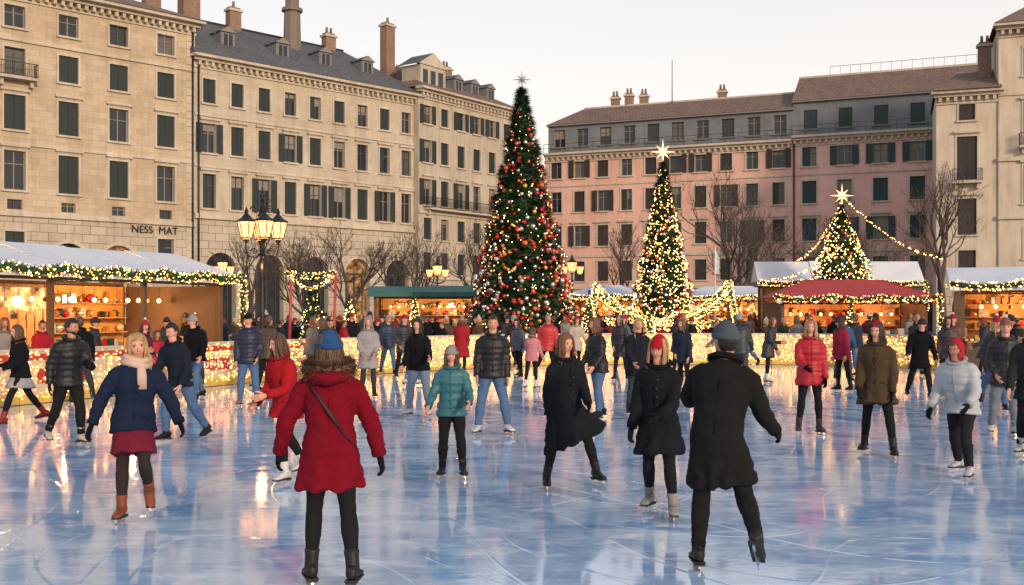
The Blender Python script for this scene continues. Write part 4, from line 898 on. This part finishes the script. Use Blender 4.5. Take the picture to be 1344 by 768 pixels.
# ---------------------------------------------------------------- stalls
def stall(name,o,d,L,dep,he,hr,roof,lit=True,style='shed',goods=True,g=True,open_sides=False,fascia=M_wood,backm=None,gl=70):
    mb=MB(); F=Fac(mb,o,d,R.randint(0,999))
    P=F.P; z0=-.03
    np_=max(2,int(L/3)+1)
    for i in range(np_):
        a=.06+(L-.12)*i/(np_-1)
        F.b(a-.06,a+.06,z0,he-.002,-.12,0,M_wood); F.b(a-.06,a+.06,z0,he-.002,-dep,-dep+.12,M_wood)
    F.b(0,L,he,he+.28,-.06,.06,fascia)
    F.b(.0,L,he,he+.1,-dep,-dep+.08,M_wood)
    bm=backm or M_woodl
    F.b(0.13,L-.13,z0,he-.003,-dep+.13,-dep+.18,bm)
    if not open_sides:
        F.b(.0,.05,z0,he-.003,-dep+.2,-.14,M_wood); F.b(L-.05,L,z0,he-.003,-dep+.2,-.14,M_wood)
    F.b(.15,L-.15,z0,.92,-.62,-.15,M_wood); F.b(.1,L-.1,.922,.97,-.72,-.08,M_woodl)
    e=.3
    if style=='shed':
        m_=-dep/2
        n=max(2,int(L/2))
        for i in range(n):
            a0=-e+(L+2*e)*i/n; a1=-e+(L+2*e)*(i+1)/n-.03; s_=.03*(i%2); am=(a0+a1)/2
            for q0,q1,d0,d1 in((a0,am,0,.07),(am,a1,.07,0)):
                F.face(((q0,he+.29,.35),(q1,he+.29,.35),(q1,(he+hr)/2+.15-d1,m_/2+.18),(q0,(he+hr)/2+.15-d0,m_/2+.18)),roof)
                F.face(((q0,(he+hr)/2+.15-d0,m_/2+.18),(q1,(he+hr)/2+.15-d1,m_/2+.18),(q1,hr+s_,m_),(q0,hr+s_,m_)),roof)
            F.face(((a1,he+.29,-dep-.3),(a0,he+.29,-dep-.3),(a0,hr+s_,m_),(a1,hr+s_,m_)),roof)
            F.b(a0,a1,he+.06,he+.284,.335,.35,roof)
        F.face(((-e+.02,he+.28,.3),(-e+.02,hr-.02,m_),(-e+.02,he+.28,-dep-.28)),roof); F.face(((L+e-.03,he+.28,.3),(L+e-.03,he+.28,-dep-.28),(L+e-.03,hr-.02,m_)),roof)
    else:
        c0=(-e,he+.25,e);c1=(L+e,he+.25,e);c2=(L+e,he+.25,-dep-e);c3=(-e,he+.25,-dep-e); k=min(L,dep)*.42
        t0=(k,hr,-dep/2);t1=(L-k,hr,-dep/2)
        F.face((c0,c1,t1,t0),roof);F.face((c1,c2,t1),roof);F.face((c2,c3,t0,t1),roof);F.face((c3,c0,t0),roof)
        for q0,q1 in((c0,t0),(c1,t1),(t0,t1)): tube(mb,[P(*q0),P(*q1)],[.03,.03],roof,6)
        n=int(L/.3)
        for i in range(n):
            a0=-e+(L+2*e)*i/n; a1=-e+(L+2*e)*(i+1)/n
            F.face(((a0,he+.25,e),(a1,he+.25,e),(a1,he+.08,e+.01),((a0+a1)/2,he+.0,e+.01),(a0,he+.08,e+.01)),roof if i%2 else (M_white if roof is M_red else roof))
    if goods:
        rr=random.Random(5); gm=[M_or[0],M_or[1],M_woodl,simple('gingerbread',(.3,.14,.05),.7),simple('cloth_goods',(.5,.42,.3),.8),M_or[2],M_shT]
        for z in(1.25,1.65,2.05):
            if z<he-.2: F.b(.3,L-.3,z,z+.03,-dep+.2,-dep+.5,M_woodl)
        for k in range(int(L*16)):
            a=rr.uniform(.4,L-.4); z=rr.choice((1.28,1.68,2.08)); s_=rr.uniform(.05,.13)
            if z>he-.25: continue
            if rr.random()<.5: ball(mb,P(a,z+s_,-dep+.35),s_,rr.choice(gm),8,6)
            else: F.b(a-s_*.7,a+s_*.7,z,z+s_*2.2,-dep+.27,-dep+.43,rr.choice(gm))
        for k in range(int(L*8)):
            a=rr.uniform(.4,L-.4); s_=rr.uniform(.05,.11); F.b(a-s_,a+s_,.972,.972+s_*2,-.5,-.5+s_*1.6,rr.choice(gm))
        for k in range(int(L*2.5)):
            a=.3+k*.4; 
            if a<L-.2:
                z=he-.35; tube(mb,[P(a,he,-dep*.5),P(a,z,-dep*.5)],[.006,.006],M_iron,4); ball(mb,P(a,z-.06,-dep*.5),.06,M_glow if k%3 else rr.choice(M_or),8,6)
    ob=mb.build(name)
    if lit:
        n=max(1,int(L/2.4))
        for i in range(n): plight(P(L*(i+.5)/n,he-.45,-dep*.55),130,ob)
    if g:
        pts=[]
        n=int(L/1.5)
        for i in range(n): pts+=cat(P(-e+(L+2*e)*i/n,he+.26,.42),P(-e+(L+2*e)*(i+1)/n,he+.26,.42),.10,6)[:-1]
        pts.append(P(L+e,he+.26,.42)); pts+= [P(L+e+.05,he*.8,.42),P(L+e+.02,he*.6,.42)]
        ga=garland(pts,.16,190,gl,.018,'garland',parent=ob)
    return ob,F
dS=V((.39,.92)).normalized()
M_back=simple('back_panel_painted_glow',(.60,.30,.08),.6,var=.5,scale=2.2)  # orange base colour imitates the amber lamp glow inside the stall
ob,F=stall('market_stall',(-8.0-.39*12,29.5-.92*12),(dS.x,dS.y),12,3.6,2.55,3.45,M_white,fascia=M_frameD,backm=M_back)
mb=MB(); G=Fac(mb,(F.o.x,F.o.y),(dS.x,dS.y)); G.b(6.2,8.6,.95,2.45,-2.9,-2.84,litroom('backlit_panel',2.0,'Object',2.5)); G.b(6.1,6.2,.9,2.5,-2.9,-2.8,M_wood); G.b(8.6,8.7,.9,2.5,-2.9,-2.8,M_wood); G.b(6.2,8.6,2.45,2.52,-2.9,-2.8,M_wood)
for k in range(9): G.b(6.3+k*.26,6.5+k*.26,1.0,1.3+.7*abs(sin(k*1.7)),-2.83,-2.78,M_woodl)
mb.build('display_panel',parent=ob)
stall('market_stall',(10.4,41.2),(1,-.03),5.6,3.0,2.15,3.1,M_red,style='hip',gl=60)
stall('market_tent',(11.9,50.6),(1,-.03),7.2,1.2,3.0,4.25,M_white,lit=False,style='shed',goods=False,open_sides=True)
stall('market_stall',(13.2,31.4),(1,-.35),7,3.4,2.4,3.2,M_white,style='shed',backm=M_back,gl=90)
stall('market_stall',(-6.6,51),(1,.05),4.8,3,2.5,3.1,M_green,style='shed',g=False)
stall('market_stall',(3.0,54),(1,0),4,3,2.4,3.2,M_white,style='hip')
stall('market_stall',(9,56),(1,-.1),5,3,2.4,3.2,M_white,style='hip')
Z=(((3.2,40.6,2.85),(4.9,40.9,1.75),.22),((4.9,40.9,1.75),(6.5,41.1,1.75),.30),((6.5,41.1,1.75),(8.4,41.3,2.95),.30),((3.2,40.6,2.85),(2.9,40.3,.7),.0),((3.3,40.6,2.5),(6.0,40.8,1.25),.25),((5.4,40.7,1.35),(8.4,41.3,2.45),.3),((8.4,41.3,2.95),(8.8,41.3,.8),0),((3.6,40.4,1.5),(8.2,40.8,1.5),.25))
for a,b,s in Z: garland(cat(a,b,s,12),.17,40,110,.020)
mb=MB()
for x,y,z in((3.2,40.65,2.9),(4.9,40.95,1.8),(6.5,41.15,1.8),(8.4,41.35,3.0)): tube(mb,[V((x,y,-.03)),V((x,y,z))],[.05,.04],M_iron,8)
mb.build('garland_posts')
garland(cat((14.6,46.9,6.9),(12.0,45.5,3.9),.5),.05,0,14,.028,'string_lights',False)
garland(cat((14.6,46.9,6.9),(18.4,45.5,4.1),.5),.05,0,14,.028,'string_lights',False)
garland(cat((14.6,46.6,4.9),(11.0,45.5,3.2),.4),.05,0,14,.028,'string_lights',False)
mb=MB()
for x in(-7.45,-5.95): tube(mb,[V((x,35.6,-.03)),V((x*.985-.03,35.6,3.1))],[.05,.045],M_bred,8)
fr=mb.build('garland_arch')
garland(cat((-7.5,35.6,3.15),(-5.9,35.6,3.15),.12,8),.13,140,60,.02,'garland',parent=fr)
garland(cat((-7.5,35.6,3.15),(-6.7,35.5,2.6),.1,6),.07,100,60,.02,'garland',parent=fr); garland(cat((-5.9,35.6,3.15),(-6.7,35.5,2.6),.1,6),.07,100,60,.02,'garland',parent=fr)

# ---------------------------------------------------------------- lamps
def lantern(mb,c,s):
    c=V(c); n=6
    tube(mb,[c,c+V((0,0,.06*s)),c+V((0,0,.5*s))],[.10*s,.15*s,.25*s],M_lant,n,smooth=False)
    for k in range(n):
        a=2*pi*k/n; d=V((cos(a),sin(a),0)); tube(mb,[c+d*.155*s+V((0,0,.04*s)),c+d*.262*s+V((0,0,.5*s))],[.014*s]*2,M_iron,4)
    for z,r in((.03,.15),(.5,.265)):
        pts=[c+V((cos(2*pi*k/n)*r*s,sin(2*pi*k/n)*r*s,z*s)) for k in range(n+1)]; tube(mb,pts,[.018*s]*(n+1),M_iron,4,ref=(0,0,1),caps=False)
    tube(mb,[c+V((0,0,z*s)) for z in(.5,.53,.60,.70,.74,.78,.92)],[.29*s,.28*s,.16*s,.07*s,.04*s,.06*s,.005],M_iron,n,smooth=False)
    tube(mb,[c+V((0,0,z*s)) for z in(-.14,-.08,0,.02)],[.01,.05*s,.09*s,.12*s],M_iron,n)
def scroll(mb,c,d,r,turns=1.3,th=.02,up=1):
    pts=[]
    for i in range(22):
        t=i/21; a=t*turns*2*pi; q=r*(1-t*.75); pts.append(V(c)+V(d)*(q*cos(a))+V((0,0,up*q*sin(a))))
    tube(mb,pts,[th*(1-.5*i/21) for i in range(22)],M_iron,6,ref=(0,1,0) if abs(d[1])<.5 else (1,0,0))
def lamp(x,y,s=1.0,n=4,big=True):
    mb=MB(); b=V((x,y,-.03))
    zs=[0,.25,.27,.6,.66,.7,1.1,1.2,1.25,3.2,3.3,3.35,3.9]; rs=[.24,.24,.17,.14,.19,.11,.09,.12,.075,.055,.09,.05,.045]
    tube(mb,[b+V((0,0,z*s)) for z in zs],[r*s for r in rs],M_iron,12)
    if big:
        for k in range(n):
            a=2*pi*k/n+.35; d=V((cos(a),sin(a),0)); c=b+V((0,0,3.55*s))
            tube(mb,[c,c+d*.18*s+V((0,0,-.16*s)),c+d*.38*s+V((0,0,-.12*s)),c+d*.46*s+V((0,0,.12*s)),c+d*.46*s+V((0,0,.25*s))],[.03*s,.028*s,.026*s,.022*s,.02*s],M_iron,6)
            scroll(mb,c+d*.22*s+V((0,0,.02*s)),d,.10*s); scroll(mb,b+d*.2*s+V((0,0,4.75*s)),d,.13*s,1.4,.022)
            scroll(mb,b+d*.16*s+V((0,0,5.05*s)),d,.09*s,1.2,.018,-1)
            lantern(mb,c+d*.44*s+V((0,0,.36*s)),1.0*s)
        tube(mb,[b+V((0,0,z*s)) for z in(3.9,4.1,4.6,4.8,5.1,5.15,5.2,5.42)],[.05*s,.08*s,.04*s,.07*s,.03*s,.07*s,.05*s,.005],M_iron,8)
        lantern(mb,b+V((0,0,4.25*s)),.62*s)
    else:
        lantern(mb,b+V((0,0,3.95*s)),1.05*s)
        for k in(-1,1): c=b+V((k*.42*s,0,3.75*s)); tube(mb,[b+V((0,0,3.5*s)),c+V((0,0,-.1)),c],[.025]*3,M_iron,5); lantern(mb,c+V((0,0,.1)),.8*s)
    ob=mb.build('street_lamp'); plight((x,y-.1,3.1*s),30 if big else 15,ob); return ob
lamp(-7.07,30.2); lamp(-3.85,55,.95,4,False); lamp(3.15,56,1.0,4,False); lamp(-15.2,56,1.0,4,False)
mb=MB(); tube(mb,[V((9.9,52,-.03)),V((9.9,52,5.0))],[.035,.025],M_white,8)
vs=[V((9.92+.18*u/4,52+.05*sin(u*1.6),4.9-1.2*v-.1*u*(1-v))) for v in(0,1) for u in range(5)]; mb.add(vs,[(i,i+1,i+6,i+5) for i in range(4)],M_white,smooth=True); mb.build('flagpole')

# ---------------------------------------------------------------- bare trees
def btree(x,y,H,seed):
    rr=random.Random(seed); mb=MB()
    def br(p,d,L,r,lv):
        pts=[p];q=p;dd=d
        for i in range(3):
            dd=(dd+V((rr.gauss(0,.13),rr.gauss(0,.13),rr.gauss(.04,.08)))).normalized(); q=q+dd*L/3; pts.append(q)
        tube(mb,pts,[r,r*.86,r*.74,r*.6],M_bark,6 if lv<2 else (4 if lv<4 else 3),caps=False)
        if lv>=6: return
        n=3 if lv<4 else 2
        for k in range(n+ (1 if lv==0 else 0)):
            a=rr.uniform(0,6.28); sp=rr.uniform(.35,.75) if k else .2
            s=dd.orthogonal().normalized(); s=(Matrix.Rotation(a,3,dd)@s); nd=(dd*cos(sp)+s*sin(sp)+V((0,0,.12))).normalized()
            br(pts[3] if k<2 else pts[2],nd,L*rr.uniform(.62,.8),max(r*.56,.013),lv+1)
    br(V((x,y,-.03)),V((0,0,1)),H*.27,H*.018+.03,0); mb.build('bare_tree')
for i,(x,y,h) in enumerate(((-9.8,66,9.0),(-8.0,72,8.5),(-2.6,72,9.5),(13.2,68,12.5),(15.8,72,11),(27.6,68,13.5),(-13.5,70,8),(22,74,10),(20.6,60,8),(-12.2,62,8.0),(-5.6,64,8.0),(-16.5,66,8.5),(25,78,11),(18.2,76,10),(8.2,80,10))): btree(x,y,h,40+i)
print('total',time.time()-T0,'objs',len(bpy.data.objects))
